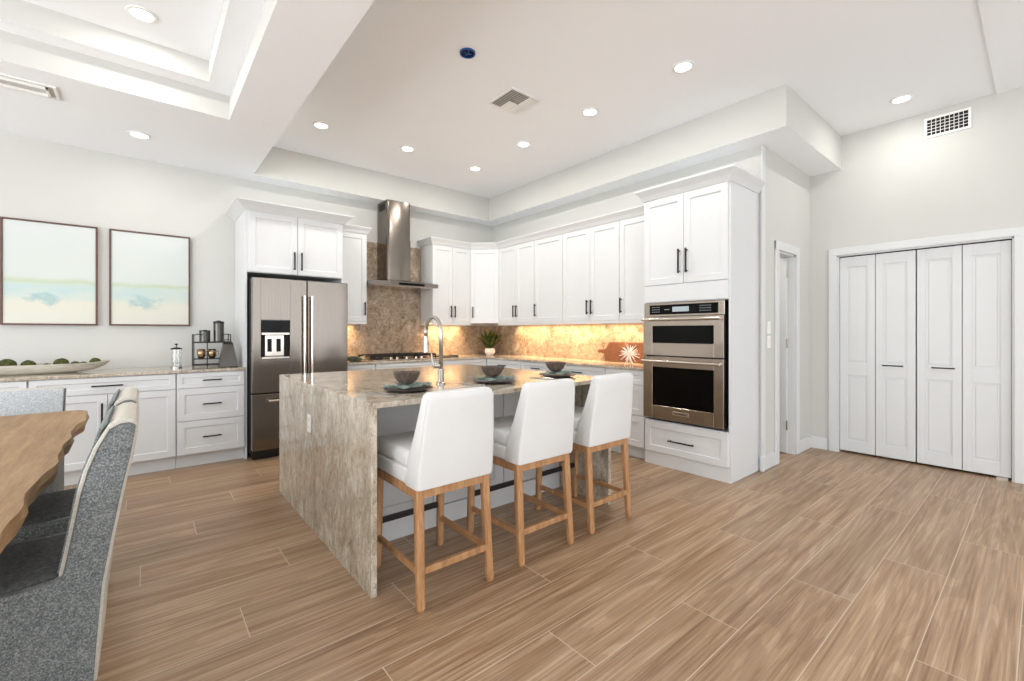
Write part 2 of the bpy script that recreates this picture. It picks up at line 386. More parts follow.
# passage door swung open into the room beyond
d = B(); d.box(0, .035, 0, .62, .012, 2.03, .003)
for z0, z1 in ((.2, .85), (1.0, 1.85)): d.box(-.002, .037, .1, .52, z0, z1, .012)
do = st(d.done('door_1', M['trim'], loc=(DX1-.057, WS+.058, 0)))
area('passage_fill', (5.0, 2.4, 2.5), (0, 0, 0), .5, .5, 14, (1, .97, .93))  # unseen light added to brighten the room beyond the door
h = B()
for z in (.25, 1.1, 1.83): h.box(-.010, .012, -.010, .002, z, z+.10, .002)
h.done('hinge', M['handle_steel'], do)
# bifold closet doors: four leaves
r = st(thing('door_2', 'x', 'x', (WC+.035, 0, 0)))
del r['label']; del r['category']
ys = [CY1-.014, 1.095, .786, .476, CY0+.014]
def leaf(y1, y0, nm, hand):
    b = B(); W_ = y1-y0-.004; H_ = CZ-.045
    t = bmesh.new(); x0, x1 = 0, W_; z0, z1 = .022, CZ-.022
    # local: x to the right seen from the room, front facing -y
    wins = [(.085, .16, z0+.10, .80), (.085, .16, .90, z1-.10)]
    fr = lambda x, y, z: (x, y, z)
    b.box(0, W_, .008, .034, z0, z1)
    m0, m1 = .062, W_-.062
    for (a0, a1, c0, c1) in ((0, m0, z0, z1), (m1, W_, z0, z1), (m0, m1, z0, z0+.115), (m0, m1, .82, .945), (m0, m1, z1-.105, z1)):
        b.box(a0, a1, -.001, .0085, c0, c1, .0012, 1)
    for (c0, c1) in ((z0+.115, .82), (.945, z1-.105)):
        b.box(m0+.018, m1-.018, .0035, .012, c0+.018, c1-.018, .005, 2)
    o = b.done('door_leaf', M['trim'], r); o.rotation_euler = (0, 0, -PI/2); o.location = (0, y1-.002, 0)
    if hand is not None:
        hb = B(); hb.tube([(hand[0], -.03, .935), (hand[1], -.03, .935)], .006)
        for q in (hand[0]+.015, hand[1]-.015): hb.tube([(q, 0, .935), (q, -.03, .935)], .005)
        hb.done('door_handle', M['black'], o, True)
    return o
leaf(ys[0], ys[1], 'a', None); leaf(ys[1]-.001, ys[2]+.003, 'b', (.055, .215)); leaf(ys[2]-.003, ys[3]+.001, 'c', (.105, .26)); leaf(ys[3], ys[4], 'd', None)
b = B(); b.box(.0, .03, CY0+.013, CY1-.013, CZ-.020, CZ-.0125); b.done('track', M['dark'], r)
b = B(); b.box(.0, .03, .20, .27, 0.0, .018); b.done('floor_pivot', M['nickel'], r)

# ------------------------------------------------------------------ crown and light-rail mouldings
def crown(name, path, z0, z1, proj):
    """path: outline of cabinet tops in plan (open), moulding flares outward to the left of travel"""
    b = B(); pts = [Vector((p[0], p[1], 0)) for p in path]; n = len(pts)
    def off(i, d):
        if i == 0: e = (pts[1]-pts[0]).normalized(); nn = Vector((-e.y, e.x, 0)); return pts[0]+nn*d
        if i == n-1: e = (pts[-1]-pts[-2]).normalized(); nn = Vector((-e.y, e.x, 0)); return pts[-1]+nn*d
        e0 = (pts[i]-pts[i-1]).normalized(); e1 = (pts[i+1]-pts[i]).normalized()
        n0 = Vector((-e0.y, e0.x, 0)); n1 = Vector((-e1.y, e1.x, 0)); m = (n0+n1); m /= max(.2, m.length_squared/2); return pts[i]+m*d
    h = z1-z0
    prof = [(0, 0), (.006, 0), (.010, .08*h), (.45*proj, .42*h), (.95*proj, .84*h), (proj, .87*h), (proj, h), (-.0, h)]
    secs = [[(off(i, d).x, off(i, d).y, z0+zz) for d, zz in prof] for i in range(n)]
    b.loft(secs); return st(b.done(name, M['cab']))
FX0, FX1, FY = .775, 1.742, 5.10          # fridge surround
UY0 = 5.40; UXB = 3.99                    # faces of the wall cabinets on the two walls
crown('trim_5', [(FX1, WA-.002), (FX1, FY), (FX0, FY), (FX0, WA-.002)], 2.492, 2.575, .10) if False else None
crown('trim_5', [(FX0, WA-.002), (FX0, FY-.02), (FX1, FY-.02), (FX1, WA-.002)][::-1], 2.488, 2.575, .088)
crown('trim_6', [(FX1+.002, UY0-.02), (2.13, UY0-.02), (2.13, WA-.002)][::-1], 2.478, 2.56, .045)
crown('trim_7', [(3.05, WA-.002), (3.05, UY0-.02), (3.683, UY0-.02), (UXB-.02, 5.107), (UXB-.02, 2.505)][::-1], 2.478, 2.565, .055)
TXF = 3.77                                 # oven tower front
crown('trim_8', [(UXB-.02, 2.50), (TXF-.02, 2.50), (TXF-.02, 1.675), (4.335, 1.675)][::-1], 2.532, 2.635, .062)

# ------------------------------------------------------------------ cabinets
def pull(parent, x, z, L, vert, yf=-.02, part='handle'):
    b = B()
    if vert:
        b.box(x-.007, x+.007, yf-.036, yf-.024, z-L/2, z+L/2, .002)
        for q in (z-L/2+.018, z+L/2-.018): b.box(x-.005, x+.005, yf-.028, yf, q-.005, q+.005)
    else:
        b.box(x-L/2, x+L/2, yf-.036, yf-.024, z-.006, z+.006, .002)
        for q in (x-L/2+.018, x+L/2-.018): b.box(q-.005, q+.005, yf-.028, yf, z-.005, z+.005)
    return b.done(part, M['black'], parent)
def cabinet(name, label, loc, rz, w, d, h, fronts, toe=0, cat='cabinet', group=None, body=None):
    """origin: front left bottom corner seen from the room; x right, y into the wall"""
    t = thing(name, label, cat, loc, rz, group)
    b = B()
    if body: body(b)
    elif toe:
        b.box(0.0005, w-.0005, 0, d, toe, h); b.box(.0005, w-.0005, .06, d, 0.0, toe)
    else: b.box(0.0005, w-.0005, 0, d, 0, h)
    b.done('carcass', M['cab'], t)
    for f in fronts:
        kind, x0, x1, z0, z1 = f[:5]
        q = B().shaker(x0, x1, z0, z1).done(kind, M['cab'], t)
        if len(f) > 5:
            hx, hz, L, v = f[5]; pull(q, hx, hz, L, v)
    return t
GB = 'white shaker base cabinets'; GU = 'white shaker wall cabinets'
DZs = [(.745, .885), (.44, .742), (.13, .437)]
def drawers(w, n=.15, x0=0.0):
    return [('drawer', x0+.003, w-.003, a, c, ((x0+w)/2, a+(c-a)*.5+(.0 if a > .7 else .0), n, False)) for a, c in DZs]
TOE = .12; HB = .888
# left run under the paintings (front plane y 5.10)
BY = 5.10; BD = WA-BY-.004
cabinet('base_cabinet', 'white three-drawer base cabinet left of the steel refrigerator', (.228, BY, 0), 0, .545, BD, HB, drawers(.545, .15), TOE, group=GB)
def doors_unit(w, hl=.20):
    return [('drawer', .003, w-.003, .745, .885, (w/2, .815, hl, False)), ('door', .003, w/2-.001, .13, .742, (w/2-.034, .565, .21, True)), ('door', w/2+.001, w-.003, .13, .742, (w/2+.034, .565, .21, True))]
cabinet('base_cabinet', 'white base cabinet with wide drawer over two doors beneath the right-hand painting', (-.698, BY, 0), 0, .924, BD, HB, doors_unit(.924), TOE, group=GB)
cabinet('base_cabinet', 'white base cabinet behind the light grey chair at the table end', (-1.624, BY, 0), 0, .924, BD, HB, doors_unit(.924), TOE, group=GB)
cabinet('base_cabinet', 'white base cabinet at the far left end of the sideboard run', (-2.55, BY, 0), 0, .924, BD, HB, doors_unit(.924), TOE, group=GB)
# kitchen run on the hood wall
BXF = 3.78
cabinet('base_cabinet', 'white narrow base cabinet between refrigerator and cooktop', (FX1+.002, BY, 0), 0, .37, BD, HB, drawers(.37, .12), TOE, group=GB)
cabinet('base_cabinet', 'white wide base cabinet beneath the gas cooktop', (2.116, BY, 0), 0, .93, BD, HB, drawers(.93, .2), TOE, group=GB)
cabinet('base_cabinet', 'white base cabinet right of the cooktop near the corner', (3.048, BY, 0), 0, .70, BD, HB, doors_unit(.70, .15), TOE, group=GB)
cabinet('corner_cabinet', 'white blind base cabinet in the kitchen corner below the potted plant', (3.75, BY+.002, 0), 0, WB-3.75-.004, BD-.002, HB, [], TOE, group=GB)
# kitchen run on the oven wall (front plane x 3.78)
BBD = WB-BXF-.004
yy = [5.09, 4.35, 3.75, 2.98, 2.502]
cabinet('base_cabinet', 'white base cabinet on the oven wall next to the corner', (BXF, yy[0], 0), -PI/2, yy[0]-yy[1]-.001, BBD, HB, doors_unit(yy[0]-yy[1]-.001, .15), TOE, group=GB)
cabinet('base_cabinet', 'white three-drawer base cabinet second from the corner on the oven wall', (BXF, yy[1], 0), -PI/2, yy[1]-yy[2]-.001, BBD, HB, drawers(yy[1]-yy[2]-.001), TOE, group=GB)
cabinet('base_cabinet', 'white base cabinet with two doors below the wooden board', (BXF, yy[2], 0), -PI/2, yy[2]-yy[3]-.001, BBD, HB, doors_unit(yy[2]-yy[3]-.001, .15), TOE, group=GB)
cabinet('base_cabinet', 'white three-drawer base cabinet directly left of the oven tower', (BXF, yy[3], 0), -PI/2, yy[3]-yy[4]-.001, BBD, HB, drawers(yy[3]-yy[4]-.001, .12), TOE, group=GB)
# worktops
CT0, CT1 = .89, .916
b = B(); b.box(-2.56, FX0-.002, BY-.035, WA-.002, CT0, CT1, .004); tag(b.done('worktop', M['stone']), 'beige granite worktop on the cabinets below the paintings', 'countertop')
b = B(); b.prism([(FX1+.002, BY-.035), (BXF-.035, BY-.035), (BXF-.035, 2.502), (WB-.002, 2.502), (WB-.002, WA-.002), (FX1+.002, WA-.002)], 'z', CT0, CT1, .003)
tag(b.done('worktop', M['stone']), 'L-shaped beige granite worktop running under the hood and into the corner', 'countertop')
# stone splashbacks
b = B(); b.box(2.132, 3.048, WA-.014, WA-.001, CT1+.001, 2.46)
b.box(FX1+.004, 2.132, WA-.014, WA-.001, CT1+.001, 1.36); b.box(3.048, WB-.016, WA-.014, WA-.001, CT1+.001, 1.36)
tag(b.done('backsplash', M['splash']), 'brown granite backsplash rising full height behind the steel hood', 'backsplash')
b = B(); b.box(WB-.014, WB-.001, 2.504, WA-.016, CT1+.001, 1.36)
tag(b.done('backsplash', M['splash']), 'granite backsplash lit orange below the wall cabinets left of the ovens', 'backsplash')
# wall cabinets
UZ0, UZ1 = 1.395, 2.478; UH = UZ1-UZ0; UD = WA-UY0-.004
def ubody(w, d):
    def f(b): b.box(.0005, w-.0005, 0, d, 0, UH); b.box(.002, w-.002, -.018, .0, -.03, -.001); 
    return f
def udoor(x0, x1, side):
    hx = x0+.030 if side == 'l' else x1-.030
    return ('door', x0, x1, .0, UH-.003, (hx, .16, .165, True))
cabinet('wall_cabinet', 'narrow white wall cabinet squeezed between refrigerator and hood', (FX1+.004, UY0, UZ0), 0, .384, UD, UH, [udoor(.002, .382, 'r')], body=ubody(.384, UD), group=GU)
cabinet('wall_cabinet', 'white two-door wall cabinet directly right of the hood', (3.052, UY0, UZ0), 0, .634, UD, UH, [udoor(.002, .319, 'r'), udoor(.320, .632, 'l')], body=ubody(.634, UD), group=GU)
# diagonal corner
t = thing('corner_wall_cabinet', 'white diagonal wall cabinet in the corner above the potted plant', 'cabinet', (3.69, UY0-.002, UZ0), 0, GU)
dx = UXB-3.69; dy = UY0-5.10
b = B(); b.prism([(0, .0), (dx, -dy), (WB-.004-3.69, -dy), (WB-.004-3.69, WA-.004-UY0), (0, WA-.004-UY0)], 'z', 0, UH); b.done('carcass', M['cab'], t)
LD = math.hypot(dx, dy)
q = B().shaker(.008, LD-.008, 0, UH-.003).done('door', M['cab'], t); q.rotation_euler = (0, 0, -PI/4)
pull(q, .045, .16, .165, True)
ud = [5.098, 4.695, 4.315, 3.80, 3.365, 2.955, 2.504]
UBD = WB-UXB-.004
def ucab(i, j, label, hands):
    w = ud[i]-ud[j]-.001; fr = []
    for a, side in zip(range(i, j), hands):
        fr.append(udoor(ud[i]-ud[a]+.001, min(ud[i]-ud[a+1], w-.001), side))
    return cabinet('wall_cabinet', label, (UXB, ud[i], UZ0), -PI/2, w, UBD, UH, fr, body=ubody(w, UBD), group=GU)
ucab(0, 2, 'white two-door wall cabinet just right of the diagonal corner one', 'rl')
ucab(2, 3, 'white single-door wall cabinet with its handle on the left, middle of the oven wall run', 'l')
ucab(3, 5, 'white two-door wall cabinet above the wooden board', 'rl')
ucab(5, 6, 'white single-door wall cabinet touching the oven tower', 'l')
# under-cabinet LED strips, real lamps of the kitchen
def strip(loc, rz, L, label, power):
    b = B(); b.box(-L/2, L/2, -.012, .012, -.012, 0, .002); o = b.done('light_strip', M['strip'], loc=loc); o.rotation_euler = (0, 0, rz)
    tag(o, label, 'light', 'under-cabinet light strips')
    area('strip_glow', (loc[0], loc[1], loc[2]-.016), (0, 0, rz), L, .11, power*1.0, (1.0, .66, .37), spread=math.radians(115))
strip((1.93, WA-.09, UZ0-.001), 0, .3, 'warm light strip under the narrow wall cabinet beside the refrigerator', 1.3*WATT)
strip((3.42, WA-.09, UZ0-.001), 0, .58, 'warm light strip under the wall cabinet right of the hood', 3.0*WATT)
strip((WB-.09, 4.72, UZ0-.001), PI/2, .66, 'warm light strip under the wall cabinet next to the corner on the oven wall', 3.0*WATT)
strip((WB-.09, 3.88, UZ0-.001), PI/2, .90, 'warm light strip under the middle of the oven wall cabinets', 4.2*WATT)
strip((WB-.09, 2.97, UZ0-.001), PI/2, .80, 'warm light strip under the wall cabinets closest to the ovens', 3.2*WATT)
# fridge surround with bridge cabinet
def fs(b):
    b.box(0, .018, 0, WA-FY-.004, 0, 2.488); w = FX1-FX0
    b.box(w-.018, w-.001, 0, WA-FY-.004, 0, 2.488); b.box(.018, w-.018, 0, WA-FY-.004, 1.87, 2.488)
w = FX1-FX0
cabinet('fridge_cabinet', 'white tall surround with a two-door cabinet bridging over the refrigerator', (FX0, FY, 0), 0, w, .6, 2.488,
        [('door', .03, w/2-.001, 1.875, 2.482, (w/2-.035, 1.875+.14, .19, True)), ('door', w/2+.001, w-.012, 1.875, 2.482, (w/2+.035, 1.875+.14, .19, True))], body=fs)
# oven tower
TW = 2.50-1.675
def tb(b):
    dd = WB-TXF-.003
    b.box(0, TW, .0, dd, 0.0, .425); b.box(0, TW, 0, dd, 1.545, 2.532); b.box(0, .004, 0, dd, .425, 1.545); b.box(TW-.018, TW, 0, dd, .425, 1.545); b.box(.0045, TW-.0185, .45, dd-.001, .4255, 1.5445)
tw = cabinet('oven_tower_cabinet', 'tall white cabinet tower housing the two steel ovens', (TXF, 2.50, 0), -PI/2, TW, .56, 2.53,
        [('door', .002, TW/2, 1.712, 2.525, (TW/2-.036, 1.712+.20, .22, True)), ('door', TW/2+.001, TW-.016, 1.712, 2.525, (TW/2+.036, 1.712+.20, .22, True)),
         ('drawer', .012, TW-.016, .128, .415, (.395, .262, .25, False))], body=tb)
b = B(); b.box(.002, TW-.016, -.018, .0, 1.553, 1.705, .0015); b.done('filler_panel', M['cab'], tw)

# ------------------------------------------------------------------ double wall oven (local frame like a cabinet)
OW = .775
t = thing('wall_oven', 'stainless steel double oven with microwave on top, built into the white tower', 'oven', (TXF, 2.493, 0), -PI/2)
b = B(); b.box(.012, OW-.012, .002, .44, .452, 1.535); b.done('body', M['dark'], t)
b = B(); b.box(0, OW, -.022, .0, 1.415, 1.540, .003); pn = b.done('control_panel', M['steel_h'], t)
b = B(); b.box(.062, .722, -.0255, -.021, 1.432, 1.522, .001); q = b.done('display_panel', M['glass_black'], pn)
M['lcd'] = emit('display_glow', (150, 160, 165), .35)
b = B(); b.box(.30, .46, -.0262, -.0252, 1.455, 1.500)
for i in range(3):
    for j in range(4): b.box(.09+j*.022, .102+j*.022, -.0262, -.0252, 1.455+i*.022, 1.459+i*.022)
    for j in range(5): b.box(.56+j*.022, .572+j*.022, -.0262, -.0252, 1.455+i*.022, 1.459+i*.022)
b.box(.22, .27, -.0262, -.0252, 1.475, 1.479); b.done('display', M['lcd'], q)
def odoor(z0, z1, wx0, wx1, wz0, wz1, hz, nm):
    b = B(); yf = -.038; 
    for (a0, a1, c0, c1) in ((0, wx0, z0, z1), (wx1, OW, z0, z1), (wx0, wx1, z0, wz0), (wx0, wx1, wz1, z1)): b.box(a0, a1, yf, -.001, c0, c1, .0015, 1)
    d_ = b.done(nm, M['steel_h'], t)
    b = B(); b.box(wx0, wx1, yf+.004, -.002, wz0, wz1); b.done('window', M['glass_black'], d_)
    b = B(); b.tube([(.012, yf-.048, hz), (OW-.012, yf-.048, hz)], .0125, 14)
    for x in (.035, OW-.035): b.box(x-.014, x+.014, yf-.055, yf, hz-.012, hz+.012, .004)
    b.done('handle', M['handle_steel'], d_, 'auto'); return d_
odoor(1.048, 1.411, .098, .690, 1.165, 1.325, 1.385, 'microwave_door')
ld = odoor(.452, 1.036, .098, .690, .575, .940, .995, 'oven_door')
b = B(); b.box(.305, .465, -.0405, -.037, .505, .540, .001); bd = b.done('badge', M['handle_steel'], ld)
def text(body, size, loc, parent, mat, name='lettering', ext=.0006, rot=(PI/2, 0, 0)):
    c = bpy.data.curves.new('lettering', 'FONT'); c.body = body; c.size = size; c.align_x = 'CENTER'; c.align_y = 'CENTER'; c.extrude = ext
    o = bpy.data.objects.new('tmp', c); COL.objects.link(o); dg = bpy.context.evaluated_depsgraph_get(); dg.update()
    me = bpy.data.meshes.new_from_object(o.evaluated_get(dg)); COL.objects.unlink(o); bpy.data.objects.remove(o)
    me.materials.clear(); me.materials.append(mat); q = bpy.data.objects.new(name, me); COL.objects.link(q); q.location = loc; q.rotation_euler = rot; q.parent = parent; return q
text('KitchenAid', .026, (.385, -.0412, .5225), bd, M['black'])

# ------------------------------------------------------------------ refrigerator
FW0, FW1, FF = .81, 1.732, 4.92
w = FW1-FW0
t = thing('refrigerator', 'stainless steel French-door refrigerator with a water and ice dispenser', 'refrigerator', (FW0, FF, 0))
b = B(); b.box(.0, w-.03, .085, .78, .055, 1.80, .004); b.done('body', M['dark'], t)
b = B(); b.box(.02, w-.05, .10, .7, 0, .054); b.box(.01, w-.03, .075, .12, .02, .085, .004); b.done('base_grille', M['iron'], t)
SM = (1.29-.79)
def fdoor(x0, x1, z0, z1, nm, hole=None):
    b = B()
    if hole:
        hx0, hx1, hz0, hz1 = hole
        b.box(x0, hx0, 0, .08, z0, z1, .006); b.box(hx1, x1, 0, .08, z0, z1, .006)
        b.box(hx0-.004, hx1+.004, 0.0005, .08, hz1, z1-.002, .001, 1); b.box(hx0-.004, hx1+.004, 0.0005, .08, z0+.002, hz0, .001, 1); b.box(hx0, hx1, .07, .08, hz0, hz1)
    else: b.box(x0, x1, 0, .08, z0, z1, .008)
    return b.done(nm, M['steel'], t)
hole = (.077, .335, 1.00, 1.39)
d1 = fdoor(0, SM-.003, .665, 1.805, 'left_door', hole)
d2 = fdoor(SM+.003, w, .665, 1.805, 'right_door')
d3 = fdoor(0, w, .10, .655, 'freezer_drawer')
def fh(parent, p0, p1):
    b = B(); b.tube([p0, p1], .0125, 14); v = Vector(p1)-Vector(p0); v.normalize()
    for p in (Vector(p0)+v*.03, Vector(p1)-v*.03): b.tube([p, (p.x, .0, p.z)], .010)
    b.done('handle', M['handle_steel'], parent, 'auto')
fh(d1, (SM-.035, -.055, .74), (SM-.035, -.055, 1.64)); fh(d2, (SM+.038, -.055, .74), (SM+.038, -.055, 1.64)); fh(d3, (.13, -.055, .59), (w-.13, -.055, .59))
dsp = B(); dsp.box(.080, .332, .004, .03, 1.265, 1.385, .002)
dp = dsp.done('dispenser', M['glass_black'], d1)
b = B(); b.box(.080, .332, -.004, .02, 1.240, 1.262, .003); b.box(.080, .332, -.012, .065, 1.002, 1.020, .003); b.box(.117, .290, .045, .065, 1.03, 1.235, .002)
b.done('dispenser_frame', M['handle_steel'], d1)
b = B(); b.box(.082, .115, .03, .066, 1.022, 1.238); b.box(.292, .331, .03, .066, 1.022, 1.238)
for x in (.140, .222): b.box(x, x+.036, .03, .05, 1.07, 1.20, .003)
b.done('dispenser_paddle', M['dark'], d1)

# ------------------------------------------------------------------ range hood
t = thing('range_hood', 'stainless steel chimney hood over the cooktop', 'hood', (2.59, WA-.016, 1.855))
b = B(); b.box(-.455, .455, -.50, 0, 0, .05, .003); cp = b.done('canopy', M['steel'], t)
b = B(); b.loft([[(-.455, -.5, 0.05), (.455, -.5, .05), (.455, 0, .05), (-.455, 0, .05)], [(-.24, -.36, .085), (.22, -.36, .085), (.22, 0, .085), (-.24, 0, .085)]]); b.done('canopy_top', M['steel'], t)
b = B(); b.box(-.43, .43, -.47, -.03, -.004, .002)
b.done('filter', M['handle_steel'], t)
b = B(); b.box(-.11, .25, -.5035, -.495, .010, .040, .001); b.done('control_strip', M['glass_black'], t)
dz0, dz1 = .086, HS-1.855-.002
def ductsec(z, x0, x1, y0, r=.035):
    p = [(x1, 0), (x0, 0)] + [(x0+r+r*math.cos(math.radians(a)), y0+r+r*math.sin(math.radians(a))) for a in (180, 202, 225, 247, 270)] + [(x1-r+r*math.cos(math.radians(a)), y0+r+r*math.sin(math.radians(a))) for a in (270, 292, 315, 337, 360)]
    return [(x, y, z) for x, y in p]
b = B(); b.loft([ductsec(dz0, -.188, .152, -.318), ductsec(.62, -.188, .152, -.318)]); b.done('lower_chimney', M['steel'], t, 'auto')
b = B(); b.loft([ductsec(.60, -.183, .147, -.312), ductsec(dz1, -.183, .147, -.312)]); uc = b.done('upper_chimney', M['steel'], t, 'auto')
b = B()
for i in range(6): b.box(-.1845, -.180, -.24+i*.03, -.222+i*.03, dz1-.12, dz1-.03)
b.done('vent_slot', M['dark'], uc)

# ------------------------------------------------------------------ gas cooktop
t = thing('gas_cooktop', 'black gas cooktop with steel knobs under the hood', 'cooktop', (2.57, 5.40, CT1+.0005))
b = B(); b.box(-.455, .455, -.25, .25, 0, .012, .004); b.done('cooktop_base', M['steel_h'], t)
for i, (x, y) in enumerate(((-.31, .11), (-.31, -.09), (0, .06), (.31, .11), (.31, -.09))):
    b = B(); b.lathe([(0, .012), (.05, .012), (.05, .020), (.036, .022), (.036, .03), (0, .031)], (x, y, 0), 20); b.done('burner', M['iron'], t)
for x0 in (-.45, -.148, .155):
    b = B(); x1 = x0+.295
    for (a0, a1, c0, c1) in ((x0, x1, -.17, -.155), (x0, x1, .225, .24), (x0, x0+.014, -.17, .24), (x1-.014, x1, -.17, .24), (x0, x1, .03, .042), ((x0+x1)/2-.006, (x0+x1)/2+.006, -.17, .24)): b.box(a0, a1, c0, c1, .040, .064, .002)
    for x in (x0+.007, x1-.007):
        for y in (-.162, .232): b.box(x-.007, x+.007, y-.007, y+.007, .012, .041)
    b.done('grate', M['iron'], t)
for x in (-.21, -.13, 0, .13, .21):
    b = B(); b.lathe([(0, .012), (.019, .012), (.019, .034), (.016, .038), (0, .038)], (x, -.212, 0), 18); b.done('knob', M['handle_steel'], t, 'auto')
# flat black tray to the right of cooktop
b = B(); b.box(-.17, .17, -.13, .13, 0, .012, .004); b.box(-.165, -.155, -.12, .12, .012, .022, .002); b.box(.155, .165, -.12, .12, .012, .022, .002)
tag(b.done('griddle_tray', M['iron'], loc=(3.26, 5.43, CT1+.0005)), 'flat black tray lying on the worktop right of the gas cooktop', 'tray')
# dark crumpled-edge dish and a white bottle left of the cooktop
b = B(); n = 28
secs = []
for r_, z in ((.03, 0), (.06, .004), (.10, .03), (.135, .05), (.128, .052), (.09, .034), (.05, .012), (.001, .010)):
    secs.append([(r_*math.cos(2*PI*i/n)*(1+.10*math.sin(5*2*PI*i/n)), r_*.75*math.sin(2*PI*i/n), z*(1+.35*math.sin(3*2*PI*i/n+1)*(r_ > .08))) for i in range(n)])
b.loft(secs); tag(b.done('leaf_dish', plain('green_glaze', (98, 104, 88), .35, var=.3, scale=30), smooth=True, loc=(1.93, 5.25, CT1+.001)), 'wavy grey-green dish on the worktop beside the refrigerator', 'dish')
b = B(); b.lathe([(0, 0), (.036, 0), (.038, .01), (.038, .13), (.03, .15), (.015, .165), (.015, .19), (.018, .192), (.018, .205), (0, .207)], n=24)
tag(b.done('bottle', M['white_ceramic'], smooth='auto', loc=(1.90, 5.55, CT1+.001)), 'small white bottle standing against the backsplash beside the refrigerator', 'bottle')

# ------------------------------------------------------------------ island
IX0, IX1, IY0, IY1, IT = .83, 2.65, 2.045, 3.90, .928
t = thing('island_worktop', 'polished taupe granite waterfall worktop of the kitchen island', 'countertop', ((IX0+IX1)/2, (IY0+IY1)/2, 0))
cx, cy = (IX0+IX1)/2, (IY0+IY1)/2
b = B(); b.box(IX0-cx, IX1-cx, IY0-cy, IY1-cy, IT-.026, IT, .0015, 1); b.done('top_slab', M['stone'], t)
b = B(); b.box(IX0-cx, IX0-cx+.03, IY0-cy, IY1-cy, .0, IT-.0265, .0015, 1); b.done('side_slab', M['stone'], t)
b = B(); b.box(IX1-cx-.03, IX1-cx, IY0-cy, IY1-cy, .0, IT-.0265, .0015, 1); b.done('side_slab', M['stone'], t)
t = thing('island_cabinet', 'white panelled island base under the granite behind the stools', 'cabinet', (IX0+.031, 2.56, 0))
w = IX1-IX0-.062
b = B(); b.box(0, w, 0, IY1-2.56-.02, .0, IT-.027); b.done('carcass', M['cab'], t)
for i in range(3):
    B().shaker(.002+i*w/3, (i+1)*w/3-.002, .13, IT-.033, -.018, 0, .075).done('panel', M['cab'], t)
b = B(); b.box(0, w, -.022, -.0005, 0, .125, .003); b.done('plinth', M['cab'], t)
for i in range(3):   # doors on the far side
    q = B().shaker(0, w/3-.004, .12, IT-.033).done('door', M['cab'], t); q.rotation_euler = (0, 0, PI); q.location = ((i+1)*w/3-.002, IY1-2.56-.02, 0)
    pull(q, .04, .7, .16, True)
def plate_z(name, loc, rz, label, kind):
    """wall plate facing local -y"""
    b = B(); b.box(-.036, .036, -.006, 0, -.058, .058, .003)
    o = b.done(name, M['plastic'], loc=loc); o.rotation_euler = (0, 0, rz); tag(o, label, kind)
    b = B()
    if kind == 'outlet':
        for z in (-.026, .026): b.box(-.016, .016, -.008, -.0055, z-.016, z+.016, .002)
        b.done('receptacle', M['white_ceramic'], o)
        b = B()
        for z in (-.026, .026):
            for x in (-.006, .006): b.box(x-.001, x+.001, -.0085, -.0078, z-.004, z+.006)
        b.done('slot', M['dark'], o)
    else: b.box(-.016, .016, -.010, -.0055, -.032, .032, .002); b.done('rocker', M['white_ceramic'], o)
    return o
plate_z('electrical_outlet', (IX0-.0005, 3.055, .675), -PI/2, 'white electrical outlet on the granite side of the island', 'outlet')
plate_z('light_switch', (4.50, WS-.001, 1.31), 0, 'upper white switch plate beside the passage door', 'switch')
plate_z('light_switch', (4.50, WS-.001, 1.175), 0, 'lower white switch plate beside the passage door', 'switch')

